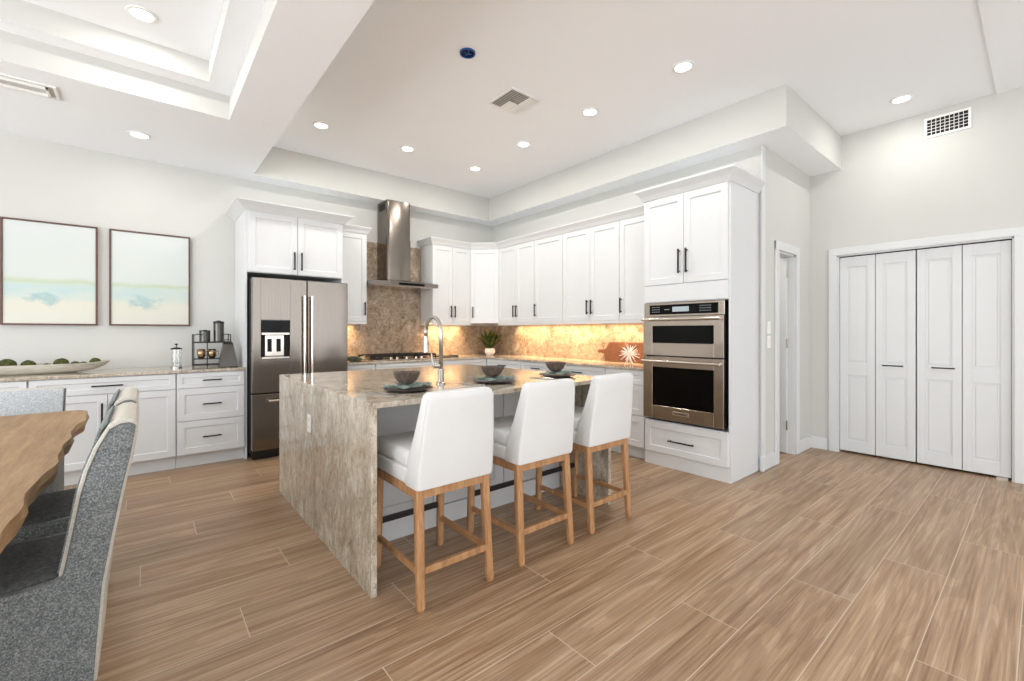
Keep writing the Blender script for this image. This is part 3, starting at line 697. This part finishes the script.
# ------------------------------------------------------------------ bar stools
def make_stool(label):
    t = thing('bar_stool', label, 'stool', (0, 0, 0), 0, 'counter stools at the island')
    # local: origin at floor centre, back towards -y
    W2 = .205; 
    legm = M['leg_wood']
    def leg(x, y, fx, fy, top, r0=.0215, r1=.019):
        b = B()
        def sec(cx, cy, z, r): 
            q = r*.42; return [(cx+sx*(r-q*(a)), cy+sy*(r-q*(1-a)), z) for sx, sy, a in ((-1, -1, 0), (-1, -1, 1), (1, -1, 1), (1, -1, 0), (1, 1, 0), (1, 1, 1), (-1, 1, 1), (-1, 1, 0))]
        b.loft([sec(x, y, top, r0), sec(x+(fx-x)*.5, y+(fy-y)*.5, top*.5, (r0+r1)/2), sec(fx, fy, .012, r1), sec(fx, fy, 0, r1*.8)])
        return b.done('leg', legm, t)
    Z0 = .545
    leg(-.188, -.218, -.196, -.252, Z0-.001); leg(.188, -.218, .196, -.252, Z0-.001)
    leg(-.188, .225, -.196, .238, Z0-.001); leg(.188, .225, .196, .238, Z0-.001)
    b = B()
    b.box(-.17, .17, -.237, -.199, Z0-.045, Z0-.001, .002); b.box(-.17, .17, .206, .244, Z0-.045, Z0-.001, .002)
    b.box(-.207, -.169, -.20, .21, Z0-.045, Z0-.001, .002); b.box(.169, .207, -.20, .21, Z0-.045, Z0-.001, .002)
    b.done('seat_frame', legm, t)
    for sx in (-1, 1):
        b = B(); b.box(sx*.193-.010, sx*.193+.010, -.225, .222, .150, .180, .003); b.done('side_stretcher', legm, t)
    b = B(); b.box(-.178, .178, -.254, -.232, .155, .187, .003); b.done('rear_stretcher', legm, t)
    b = B(); b.box(-.178, .178, .222, .242, .232, .262, .002); b.done('footrest', M['iron'], t)['label'] = 'black metal footrest bar'
    b = B(); b.box(-.212, .212, -.15, .252, Z0, Z0+.078, .012, 3); b.done('seat_base', M['white_up'], t, 'auto')
    b = B(); b.box(-.208, .208, -.14, .262, Z0+.074, Z0+.158, .028, 4); b.done('seat_cushion', M['white_up'], t, 'auto')
    # back: tapering, slightly raked slab
    b = B()
    def bs(z, hw, y0, y1, r=.018):
        pts = []
        for (cx_, cy_, a0) in ((-hw+r, y0+r, 180), (hw-r, y0+r, 270), (hw-r, y1-r, 0), (-hw+r, y1-r, 90)):
            for k in range(4): a = math.radians(a0+30*k); pts.append((cx_+r*math.cos(a), cy_+r*math.sin(a), z))
        return pts
    zs = [(Z0, .213, -.256, -.125), (Z0+.01, .215, -.258, -.122), (Z0+.12, .213, -.268, -.145), (Z0+.24, .204, -.283, -.188), (Z0+.36, .194, -.296, -.224), (Z0+.41, .190, -.301, -.236), (Z0+.435, .184, -.301, -.242)]
    secs = [bs(*z) for z in zs]; secs.append(bs(Z0+.447, .168, -.293, -.250, .012))
    b.loft(secs); b.done('backrest', M['white_up'], t, 'auto')
    # welt seams
    for sx in (-1, 1):
        b = B(); b.tube([(sx*.213, -.256+.006, Z0+.01), (sx*.212, -.266+.006, Z0+.12), (sx*.203, -.281+.006, Z0+.24), (sx*.193, -.294+.006, Z0+.36), (sx*.186, -.298, Z0+.425)], .0022, 6); b.done('seam', M['white_up'], t)
    return t
s1 = make_stool('white upholstered counter stool nearest the camera, leftmost beside the granite end')
s1.location = (1.165, 2.07, 0)
dup(s1, (1.775, 2.075, 0), None, 'white upholstered counter stool in the middle of the row')
dup(s1, (2.365, 2.08, 0), None, 'white upholstered counter stool at the right end nearest the ovens')

# ------------------------------------------------------------------ place settings
def setting(x, y, rz, lab):
    g = 'place settings on the island'
    b = B(); b.lathe([(0, 0), (.09, 0), (.105, .004), (.142, .014), (.140, .018), (.10, .009), (0, .007)], n=40)
    tag(b.done('plate', M['plate'], smooth='auto', loc=(x, y, IT+.0005)), 'dark brown plate ' + lab, 'plate', g)
    # folded napkin draped across
    b = B(); n = 26; m = 8; top = []; 
    t_ = bmesh.new(); grid = []
    for i in range(n+1):
        u = i/n*2-1; rowv = []
        for j in range(m+1):
            v = j/m*2-1
            px = u*.135; py = v*(.085-.028*abs(u)) + .02*math.sin(u*4+v)
            r_ = math.hypot(px, py); z = .011 + max(0, r_-.09)*.12 + .006*math.sin(u*9+v*3) + .004*math.cos(v*6-u*5) + .009
            if abs(u) > .93: z -= .004
            rowv.append(t_.verts.new((px, py, z)))
        grid.append(rowv)
    for i in range(n):
        for j in range(m): t_.faces.new((grid[i][j], grid[i+1][j], grid[i+1][j+1], grid[i][j+1]))
    bmesh.ops.solidify(t_, geom=t_.faces[:], thickness=-.005)
    b.add(t_); o = b.done('napkin', M['napkin'], smooth=True, loc=(x, y, IT+.010)); o.rotation_euler = (0, 0, rz); tag(o, 'sea-green cloth napkin ' + lab, 'napkin', g)
    b = B(); b.lathe([(0, 0), (.035, 0), (.042, .004), (.066, .03), (.079, .062), (.081, .068), (.077, .068), (.062, .034), (.035, .010), (0, .008)], n=36)
    tag(b.done('bowl', M['bowl'], smooth='auto', loc=(x, y+.02, IT+.040)), 'dark brown stoneware bowl ' + lab, 'bowl', g)
    # fork and knife to the left, laid toward the seat
    for k, (nm, dx_) in enumerate((('fork', -.215), ('knife', -.185))):
        b = B()
        if nm == 'fork':
            b.tube([(0, -.10, .003), (0, .02, .004), (0, .04, .005)], .0032, 6); b.box(-.011, .011, .04, .062, .002, .006, .0015)
            for q in (-.009, -.003, .003, .009): b.box(q-.0013, q+.0013, .06, .10, .0025, .0055)
        else:
            b.tube([(0, -.10, .004), (0, .0, .004)], .004, 6); b.prism([(-.006, 0), (.006, 0), (.008, .06), (.004, .11), (-.004, .112)], 'z', .002, .0045)
        o = b.done(nm, M['cutlery'], loc=(x+dx_, y-.03, IT+.0005)); o.rotation_euler = (0, 0, .12)
        tag(o, 'steel %s %s' % (nm, lab.replace(lab.split(' ')[0], 'beside the setting', 1) if False else lab.replace('at', 'beside the plate at', 1) if lab.startswith('at') else lab), nm, g)
setting(1.185, 2.37, .1, 'at the nearest stool')
setting(1.82, 2.375, -.1, 'at the middle stool')
setting(2.435, 2.385, .25, 'at the far stool')

# ------------------------------------------------------------------ tap
t = thing('kitchen_faucet', 'brushed nickel pull-down gooseneck faucet on the island', 'faucet', (1.50, 2.535, IT+.0005))
b = B(); b.lathe([(0, 0), (.030, 0), (.030, .008), (.020, .014), (.020, .10), (0, .10)], n=24); b.done('base', M['nickel'], t, 'auto')
pts = [(0, 0, .09), (0, 0, .34)] + [(0, .10-.10*math.cos(math.radians(a)), .34+.10*math.sin(math.radians(a))) for a in range(15, 181, 15)] + [(0, .20, .30)]
b = B(); b.tube(pts, .0135, 14); b.done('spout', M['nickel'], t, True)
b = B(); b.tube([(0, .20, .31), (0, .20, .24), (0, .20, .20)], [.016, .019, .020], 16); b.done('spray_head', M['nickel'], t, 'auto')
b = B(); b.tube([(-.015, 0, .12), (-.055, 0, .12)], .017, 16); b.tube([(-.05, 0, .12), (-.058, .01, .155), (-.06, .02, .20)], [.008, .006, .005], 10); b.done('lever', M['nickel'], t, 'auto')
b = B(); b.lathe([(0, 0), (.022, 0), (.022, .006), (.012, .010), (.012, .045), (.016, .05), (.016, .06), (0, .062)], n=20); 
b.tube([(0, 0, .055), (0, .05, .062)], .005, 8)
tag(b.done('soap_dispenser', M['nickel'], smooth='auto', loc=(1.33, 2.60, IT+.0005)), 'short nickel soap pump beside the faucet', 'dispenser') if False else b.bm.free()

# ------------------------------------------------------------------ things on the oven wall worktop
# potted plant
t = thing('potted_plant', 'leafy green plant with orange centre in a white faceted pot in the corner', 'plant', (4.02, 5.36, CT1+.001))
b = B(); b.lathe([(0, 0), (.045, 0), (.075, .035), (.080, .065), (.068, .105), (.060, .105), (.062, .09), (0, .088)], n=9); b.done('pot', M['white_ceramic'], t)
b = B(); b.lathe([(0, .088), (.0605, .089), (.03, .097), (0, .099)], n=16); b.done('soil', M['bowl'], t)
random.seed(3)
def blade(b, az, length, lean, w, droop=.5, z0=.09):
    pts = []; n = 7; x = 0; z = z0; th = PI/2-lean*.4
    d = Vector((math.cos(az), math.sin(az), 0)); s_ = Vector((-math.sin(az), math.cos(az), 0)); L = []; R = []; p = d*.01+Vector((0, 0, z0)); ang = lean*.5
    t_ = bmesh.new()
    for i in range(n+1):
        f = i/n; ww = w*math.sin(PI*min(1, .12+.88*f))**.8*(1 if f < 1 else 0)+.0008
        L.append(t_.verts.new(p-s_*ww+Vector((0, 0, ww*.25)))); R.append(t_.verts.new(p+s_*ww+Vector((0, 0, ww*.25)))); 
        ang = lean*.4+droop*f*f*1.2; p = p+(d*math.sin(ang)+Vector((0, 0, math.cos(ang))))*(length/n)
    for i in range(n): t_.faces.new((L[i], R[i], R[i+1], L[i+1]))
    bmesh.ops.solidify(t_, geom=t_.faces[:], thickness=.0012); b.add(t_)
for i in range(34):
    b = B(); az = i*2.399; ring = i/34
    blade(b, az, .31+.07*ring+random.uniform(-.03, .02), .5+1.75*ring, .016+.009*ring, .30+.45*ring); b.done('leaf', M['leaf'], t)
for i in range(9):
    b = B(); blade(b, i*.7+.2, .29+.02*(i % 3), .45+.3*(i % 2), .014, .25); b.done('bract', M['flower'], t)
# cutting board with handle, leaning on the splashback
t_b = B()
pts = [(-.34, -.115), (.28, -.115)] + arc(.28, -.075, .04, -90, 0, 4)[1:] + [(.32, .115), (-.27, .115)] + [(-.30, .10), (-.33, .04), (-.355, .024), (-.42, .020)] + arc(-.435, 0, .022, 70, 290, 8) + [(-.42, -.020), (-.365, -.022), (-.35, -.05)]
t_b.prism([(x, z) for x, z in pts], 'y', -.01, .01, .003)
o = t_b.done('cutting_board', M['board_wood']); o.rotation_euler = (-.10, 0, -PI/2); o.location = (WB-.047, 3.05, CT1+.1175)
tag(o, 'reddish wooden cutting board with a handle leaning on the backsplash', 'cutting board')
# white starburst sculpture
t = thing('starburst_sculpture', 'white spiky starburst ornament in front of the wooden board', 'sculpture', (3.98, 2.83, CT1+.001))
b = B(); tm = bmesh.new(); bmesh.ops.create_icosphere(tm, subdivisions=2, radius=.022); bmesh.ops.translate(tm, vec=(0, 0, .125), verts=tm.verts); b.add(tm); b.done('core', M['star'], t, True)
random.seed(5); n = 44
for i in range(n):
    ph = math.acos(1-2*(i+.5)/n); th = i*2.39996
    d = Vector((math.sin(ph)*math.cos(th), math.sin(ph)*math.sin(th), math.cos(ph)))
    L = .115 if i % 2 else .088; c = Vector((0, 0, .125))
    if d.z < -.55: L = min(L, .118/abs(d.z)-.004)
    b = B(); b.tube([c+d*.018, c+d*L*.6, c+d*L], [.0045, .0035, .0022], 6); b.done('spike', M['star'], t)
b = B()
for a in range(3):
    q = a*2*PI/3+.4; b.tube([(0, 0, .11), (.05*math.cos(q), .05*math.sin(q), .004)], .004, 6)
b.done('foot', M['star'], t)

# ------------------------------------------------------------------ things on the sideboard
t = thing('dough_bowl', 'long whitewashed wooden boat-shaped bowl on the sideboard', 'bowl', (-.82, 5.43, CT1+.001))
b = B(); n = 24; secs = []
def boat(f, z, s_): 
    L_ = .585*f; W_ = .135*f**.7
    return [(L_*math.copysign(abs(math.cos(2*PI*i/n))**.9, math.cos(2*PI*i/n)), W_*math.copysign(abs(math.sin(2*PI*i/n))**1.15, math.sin(2*PI*i/n)), z+s_*(abs(math.cos(2*PI*i/n))**6)) for i in range(n)]
secs = [boat(.62, 0, .0), boat(.82, .016, .004), boat(.94, .046, .008), boat(1.0, .078, .016), boat(.97, .080, .016), boat(.88, .050, .008), boat(.7, .024, 0), boat(.2, .016, 0)]
b.loft(secs); b.done('shell', M['driftwood'], t, 'auto')
MB_ = [(-1.33, 0), (-1.2, .02), (-1.06, -.02), (-.862, 0), (-.745, .02), (-.55, 0), (-.465, .02), (-.41, -.01), (-.335, 0), (-.64, .04), (-.95, .03)]
RR = [.045, .05, .045, .056, .047, .052, .036, .034, .040, .03, .03]
proto = None
labs = ['far left moss ball in the long bowl', 'second moss ball from the left end in the long bowl', 'third moss ball from the left end in the long bowl', 'large olive moss ball at the left edge of the photo', 'dark moss ball under the left painting, left of the bowl middle', 'largest moss ball near the bowl middle', 'small moss ball touching the large middle one', 'small moss ball between the middle and the tip', 'moss ball closest to the right tip of the bowl', 'little moss ball tucked low behind others at bowl middle', 'little moss ball tucked low in the left half of the bowl']
for (x, dy_), r_, lb in zip(MB_[3:10], RR[3:10], labs[3:10]):
    b = B(); tm = bmesh.new(); bmesh.ops.create_icosphere(tm, subdivisions=3, radius=r_)
    for v in tm.verts: v.co *= 1+random.uniform(-.05, .05)
    b.add(tm); edge_lift = .02 if x > -.4 else 0
    tag(b.done('moss_ball', M['moss'], smooth=True, loc=(x, 5.43+dy_, CT1+.026+r_*.92+edge_lift)), lb, 'moss ball', 'moss balls in the long bowl')
# french press
t = thing('french_press', 'small glass french press with black lid left of the rack', 'coffee press', (.245, 5.45, CT1+.001))
b = B(); b.lathe([(.040, .012), (.040, .18), (.0385, .18), (.0385, .0135), (0, .0135), (0, .012)], n=28); b.done('beaker', M['glass'], t, 'auto')
b = B(); b.lathe([(0, 0), (.045, 0), (.045, .012), (0, .012)], n=28)
for a in range(4):
    q = a*PI/2+.5; b.tube([(.043*math.cos(q), .043*math.sin(q), .01), (.043*math.cos(q), .043*math.sin(q), .17)], .002, 6)
b.done('base', M['nickel'], t, 'auto')
b = B(); b.lathe([(0, .180), (.046, .180), (.046, .190), (.02, .200), (0, .20)], n=28); b.tube([(0, 0, .195), (0, 0, .225)], .004, 8); b.lathe([(0, .222), (.012, .224), (.014, .232), (0, .240)], n=14)
b.done('lid', M['iron'], t, 'auto')
b = B(); b.tube([(0, 0, .05), (0, 0, .19)], .0022, 6); b.lathe([(0, .045), (.036, .045), (.036, .050), (0, .051)], n=20); b.done('plunger', M['nickel'], t)
# black wire rack
RX, RY = .535, 5.47
t = thing('wire_rack', 'two-tier black wire rack on the sideboard by the refrigerator', 'rack', (RX, RY, CT1+.001))
b = B(); w2, d2 = .155, .085
for sx in (-1, 1):
    b.tube([(sx*w2, -d2, 0), (sx*w2, -d2, .30), (sx*(w2-.006), -d2, .322), (sx*(w2-.02), -d2, .327), (sx*.06, -d2, .327)], .004, 8) if False else None
    b.tube([(sx*w2, -d2, 0), (sx*w2, -d2, .31), (sx*w2, -d2+.015, .325), (sx*w2, d2-.015, .325), (sx*w2, d2, .31), (sx*w2, d2, 0)], .0045, 8)
b.tube([(-w2, -d2, 0), (-w2, -d2, .315), (-w2+.02, -d2, .328), (-.09, -d2, .328)], .0045, 8); b.tube([(w2, -d2, 0), (w2, -d2, .315), (w2-.02, -d2, .328), (.09, -d2, .328)], .0045, 8)
b.tube([(-.045, -d2, 0), (-.045, -d2, .255)], .0045, 8)
for z in (.02, .245):
    for sy in (-1, 1): b.tube([(-w2, sy*d2, z), (w2, sy*d2, z)], .0045, 8)
b.done('frame', M['iron'], t)
b = B(); b.box(-w2, w2, -d2, d2, .076, .082); b.done('shelf', M['iron'], t); b = B(); b.box(-w2, w2, -d2, d2, .247, .253); b.done('shelf', M['iron'], t)
def mug(x, lab):
    t = thing('mug', lab, 'mug', (x, RY-.03, CT1+.0835), 0, 'bronze mugs on the rack')
    b = B(); b.lathe([(0, 0), (.020, 0), (.033, .02), (.038, .055), (.033, .095), (.030, .095), (.035, .055), (.030, .022), (0, .006)], n=24); b.done('body', M['gold'], t, True)
    b = B(); b.tube([(.030, 0, .075), (.055, 0, .07), (.058, 0, .04), (.035, 0, .028)], .003, 8); b.done('handle', M['gold'], t, True)
mug(.445, 'left bronze mug on the lower rack shelf'); mug(.535, 'right bronze mug on the lower rack shelf')
def canister(name, x, y, z, r_, h_, lab, knob):
    t = thing(name, lab, 'canister', (x, y, z), 0)
    b = B(); b.lathe([(0, 0), (r_, 0), (r_, h_*.86), (0, h_*.86)], n=26); b.done('body', M['iron'] if not knob else M['nickel_dark'], t, 'auto')
    b = B(); b.lathe([(0, h_*.86), (r_*1.04, h_*.86), (r_*1.04, h_*.95), (r_*.4, h_*.97), (r_*.4, h_), (0, h_)], n=26); b.done('lid', M['iron'], t, 'auto')
M['nickel_dark'] = plain('gunmetal', (84, 82, 78), .25, .85)
canister('canister', .475, RY-.02, CT1+.2555, .046, .118, 'short dark canister on top of the wire rack', True)
canister('coffee_grinder', .595, RY-.01, CT1+.2555, .046, .215, 'tall dark cylinder standing on top of the wire rack', True)
# tapered dark carafe in front of the rack
t = thing('tapered_carafe', 'dark tapered metal carafe leaning its shape wider at the base beside the rack', 'carafe', (.655, 5.30, CT1+.001))
t['label'] = 'dark metal carafe, narrow at the top and wide at the base, beside the rack'
b = B()
def sq(h_, z): return [(-h_, -h_, z), (h_, -h_, z), (h_, h_, z), (-h_, h_, z)]
b.loft([sq(.078, 0), sq(.080, .006), sq(.042, .225), sq(.040, .230)]); b.done('body', M['nickel_dark'], t)
b = B(); b.loft([sq(.041, .231), sq(.038, .245)]); b.tube([(-.03, 0, .243), (-.026, 0, .272), (.026, 0, .272), (.03, 0, .243)], .004, 8); b.done('lid', M['iron'], t)

# ------------------------------------------------------------------ paintings
def painting(x0, x1, label, m):
    w_ = x1-x0; t = thing('framed_painting', label, 'painting', (x0, WA-.001, 1.33)); H_ = .925; f = .014
    b = B(); b.box(0, w_, -.035, 0, 0, f, .001); b.box(0, w_, -.035, 0, H_-f, H_, .001); b.box(0, f, -.035, 0, f, H_-f, .001); b.box(w_-f, w_, -.035, 0, f, H_-f, .001); b.done('frame', M['frame_wood'], t)
    b = B(); b.box(f+.001, w_-f-.001, -.026, -.004, f+.001, H_-f-.001); b.done('canvas', m, t)
painting(-.945, -.335, 'left framed abstract watercolour of a pale blue and sand shore', M['art1'])
painting(-.255, .372, 'right framed abstract watercolour with a teal patch, closer to the refrigerator', M['art2'])

# ------------------------------------------------------------------ ceiling fittings
def downlight(x, y, z, label, watt=7):
    t = thing('recessed_downlight', label, 'light', (x, y, z), 0, 'recessed ceiling lights')
    b = B(); b.lathe([(.058, -.001), (.082, -.001), (.080, -.006), (.062, -.010), (.058, -.006), (.058, -.001)], n=32); b.done('trim_ring', M['plastic'], t, 'auto')
    b = B(); b.lathe([(0, -.002), (.057, -.002), (.057, -.005), (0, -.006)], n=32); b.done('lens', M['lens'], t)
    area('downlight_lamp', (x, y, z-.013), (0, 0, 0), .10, .1, watt, (1, .96, .90), 'DISK')
DL = [(1.36, 4.61, 'white recessed light above the refrigerator end of the kitchen'), (2.28, 4.58, 'white recessed light between refrigerator light and corner light, above the hood side'), (3.21, 4.59, 'white recessed light closest to the kitchen corner'),
      (3.20, 3.65, 'white recessed light next one out from the corner along the oven side'), (3.21, 2.72, 'white recessed light above the far stool and ovens'), (3.22, 1.795, 'white recessed light nearest camera over the oven tower')]
for x, y, lb in DL: downlight(x, y, HC, lb)
downlight(5.15, .81, HC, 'white recessed light in front of the closet doors', 5)
downlight(-.01, 3.74, HC, 'white recessed light inside the dining tray ceiling', 5)
downlight(-.03, 5.02, HS, 'white recessed light in the lowered ceiling above the paintings', 4)
# open junction box with blue interior
t = thing('ceiling_junction_box', 'open round hole with a blue electrical box in the kitchen ceiling', 'junction box', (1.835, 2.72, HC))
b = B(); b.lathe([(.050, -.0015), (.058, -.0015), (.057, -.012), (.050, -.012), (.050, -.0015)], n=28); b.done('collar', M['blue'], t)
b = B(); b.lathe([(0, -.0015), (.049, -.0015), (.049, -.003), (0, -.003)], n=28); b.done('opening', M['dark'], t)
b = B(); b.tube([(-.03, 0, -.004), (0, .01, -.010), (.03, -.01, -.005)], .004, 6); b.tube([(-.01, -.03, -.004), (.01, .0, -.011), (.0, .03, -.005)], .004, 6); b.done('wire', M['blue'], t)
# 4-way diffuser
t = thing('ceiling_vent', 'square white louvred air vent in the kitchen ceiling', 'vent', (2.545, 3.03, HC))
b = B(); a_ = .17
for (x0, x1, y0, y1) in ((-a_, a_, -a_, -a_+.02), (-a_, a_, a_-.02, a_), (-a_, -a_+.02, -a_+.02, a_-.02), (a_-.02, a_, -a_+.02, a_-.02)): b.box(x0, x1, y0, y1, -.010, -.001, .002)
b.done('frame', M['plastic'], t)
b = B(); b.box(-a_+.018, a_-.018, -a_+.018, a_-.018, -.003, -.001); b.done('backing', plain('duct_grey', (150, 148, 142), .8), t)
def slat(x0, x1, y0, y1, ax, sgn):
    b = B()
    if ax == 'x':  # runs along y
        b.prism([(x0, -.003), (x0+.004, -.003), (x0+.004+sgn*.014, -.014), (x0+sgn*.014, -.014)], 'y', y0, y1)
    else:
        b.prism([(y0, -.003), (y0+.004, -.003), (y0+.004+sgn*.014, -.014), (y0+sgn*.014, -.014)], 'x', x0, x1)
    b.done('slat', M['plastic'], t)
for i in range(4): slat(-.142+i*.026, 0, -.148, .148, 'x', -1)
for i in range(4): slat(.060+i*.026, 0, -.148, .148, 'x', 1)
for i in range(5): slat(-.045, .05, .02+i*.026, 0, 'y', 1)
for i in range(5): slat(-.045, .05, -.135+i*.026, 0, 'y', -1)
# return vent over the dining soffit
t = thing('ceiling_vent', 'long white air vent in the lowered ceiling at the upper left', 'vent', (-.80, 4.52, HS))
b = B(); hx, hy = .33, .115
for (x0, x1, y0, y1, z) in ((-hx, hx, -hy, -hy+.02, .012), (-hx, hx, hy-.02, hy, .012), (-hx, -hx+.02, -hy+.02, hy-.02, .012), (hx-.02, hx, -hy+.02, hy-.02, .012)): b.box(x0, x1, y0, y1, -z, -.001, .002)
b.done('frame', M['plastic'], t)
b = B(); b.box(-hx+.018, hx-.018, -hy+.018, hy-.018, -.003, -.001); b.done('backing', plain('duct_pale', (205, 203, 198), .8), t)
b = B()
for (x0, x1, y0, y1) in ((-hx+.045, hx-.045, -hy+.045, -hy+.06), (-hx+.045, hx-.045, hy-.06, hy-.045), (-hx+.045, -hx+.06, -hy+.045, hy-.045), (hx-.06, hx-.045, -hy+.045, hy-.045)): b.box(x0, x1, y0, y1, -.022, -.003, .002)
b.done('inner_ring', M['plastic'], t)
# wall grille above closet
t = thing('wall_vent', 'small rectangular grille with black openings high above the closet', 'vent', (WC-.001, .57, 3.175), -PI/2)
b = B(); w2, h2 = .135, .072
for (x0, x1, z0, z1) in ((-w2-.02, w2+.02, -h2-.02, -h2), (-w2-.02, w2+.02, h2, h2+.02), (-w2-.02, -w2, -h2, h2), (w2, w2+.02, -h2, h2)): b.box(x0, x1, -.010, 0, z0, z1, .002)
b.done('frame', M['plastic'], t)
b = B(); b.box(-w2, w2, -.003, -.0005, -h2, h2); b.done('opening', M['dark'], t)
for i in range(1, 9): x = -w2+i*2*w2/9; B().box(x-.002, x+.002, -.006, -.003, -h2, h2).done('bar', M['plastic'], t)
for i in range(1, 5): z = -h2+i*2*h2/5; B().box(-w2, w2, -.006, -.003, z-.002, z+.002).done('louvre', M['plastic'], t)

# ------------------------------------------------------------------ dining table
t = thing('dining_table', 'live-edge oak dining table at the left of the photo', 'table', (-.80, 2.5, 0))
random.seed(11)
edge = []
ys_ = [.3+.07*i for i in range(54)]
def ex(y, s_=0): return .007*math.sin(y*5.3+.7+s_)+.008*math.sin(y*11.0+s_)+.004*math.sin(y*23+2+s_)
right = [(-.274+ex(y), y) for y in ys_]; left = [(-1.33+ex(y, 2), y) for y in ys_]
right[-1] = (right[-1][0]-.05, right[-1][1]); right[-2] = (right[-2][0]+.0, right[-2][1])
b = B()
top = [(x+.80, y-2.5, .762) for x, y in right+left[::-1]]
mid = [(x+.80+(.004 if i < len(right) else -.004)+.006*math.sin(y*17), y-2.5, .738) for i, (x, y) in enumerate(right+left[::-1])]
bot = [(x+.80-(.006 if i < len(right) else -.006), y-2.5, .698) for i, (x, y) in enumerate(right+left[::-1])]
b.loft([bot, mid, top]); b.done('tabletop', M['table_wood'], t)
for y in (-1.3, 1.05):
    b = B(); b.box(-.30, .26, y-.05, y+.05, 0, .08, .005); b.box(-.08, .04, y-.045, y+.045, .08, .62, .005); b.box(-.30, .26, y-.05, y+.05, .62, .697, .005); b.done('trestle', M['table_wood'], t)
b = B(); b.box(-.05, .01, -1.25, 1.0, .25, .33, .004); b.done('stretcher', M['table_wood'], t)

# ------------------------------------------------------------------ dining chairs
def make_chair(label, pad_mat='tweed'):
    t = thing('dining_chair', label, 'chair', (0, 0, 0), 0, 'upholstered dining chairs')
    ox = .33; W_ = .50
    prof_rear = [(-.125, .10), (-.116, .25), (-.104, .42), (-.079, .58), (-.052, .74), (-.032, .84), (-.020, .92)]
    prof_front = [(-.118, .88), (-.142, .81), (-.158, .74), (-.1755, .63), (-.19, .54), (-.20, .485)]
    P = lambda l, dx_=0, dz_=0: [(x+ox+dx_, z+dz_) for x, z in l]
    # linen back shell
    shell = P(prof_rear, .004)+P([(-.016, .945), (-.024, .962), (-.042, .970), (-.068, .968), (-.092, .955), (-.108, .925)])+P(prof_front, -.012)+P([(-.212, .30), (-.21, .10)])
    b = B(); b.prism(shell, 'y', -W_/2+.014, W_/2-.014, .006, 2); b.done('back_shell', M['beige'], t, 'auto')
    # tweed pad on the inner face
    e_ = .0 if pad_mat == 'tweed' else .014
    pad = [(x-.008, z) for x, z in P([(-.085, .958), (-.100, .935)]+prof_front)]; pad2 = [(x-.017-e_, z) for x, z in P([(-.080, .966), (-.102, .938)]+prof_front)]
    b = B(); q_ = .024 if pad_mat == 'tweed' else .002; b.prism(pad+pad2[::-1], 'y', -W_/2+q_, W_/2-q_, .004+e_*.4, 2); b.done('back_pad', M[pad_mat], t, 'auto')
    # side panels, L shape
    side = P(prof_rear, -.005)+P([(-.022, .945), (-.038, .956), (-.062, .955), (-.088, .940)])+P(prof_front)+P([(-.225, .468), (-.30, .462), (-.60, .458), (-.63, .445), (-.64, .42), (-.64, .12), (-.62, .10)])
    for sy in (-1, 1):
        y0, y1 = (-W_/2, -W_/2+.035) if sy < 0 else (W_/2-.035, W_/2)
        b = B(); b.prism(side, 'y', y0, y1, .004, 2); pnl = b.done('side_panel', M['tweed'], t, 'auto')
        b = B(); ye = sy*(W_/2+.0005)
        path = [(x, ye, z) for x, z in P([(-.030, .92), (-.028, .938), (-.038, .956), (-.062, .955), (-.088, .940)])+P(prof_front)+P([(-.225, .468), (-.30, .462), (-.60, .458)])]
        cxm, czm = P([(-.1, .6)])[0]
        b.tube(path, .0018, 6); b.done('piping', M['piping'], pnl)
    b = B(); b.box(-.63+ox, -.212+ox, -W_/2+.036, W_/2-.036, .36, .475, .02, 3); b.done('seat', M['darkfab'], t, 'auto')
    b = B(); b.box(-.635+ox, -.213+ox, -W_/2+.035, W_/2-.035, .12, .359, .004); b.done('seat_base', M['tweed'], t)
    for x in (-.60, -.16):
        for y in (-.21, .21):
            b = B(); b.box(x+ox-.018, x+ox+.018, y-.018, y+.018, 0, .121, .003); b.done('leg', M['frame_wood'], t)
    return t
c1 = make_chair('grey tweed dining chair with pale linen back, nearest the camera')
c1.location = (-.33, 2.27, 0)
dup(c1, (-.335, 2.94, 0), None, 'grey tweed dining chair with pale linen back, just beyond the nearest one')
c3 = make_chair('light grey upholstered dining chair at the far end of the table', 'light_tweed'); c3.location = (-.655, 4.125, 0); c3.rotation_euler = (0, 0, PI/2); c3.scale = (.93, .93, .915)
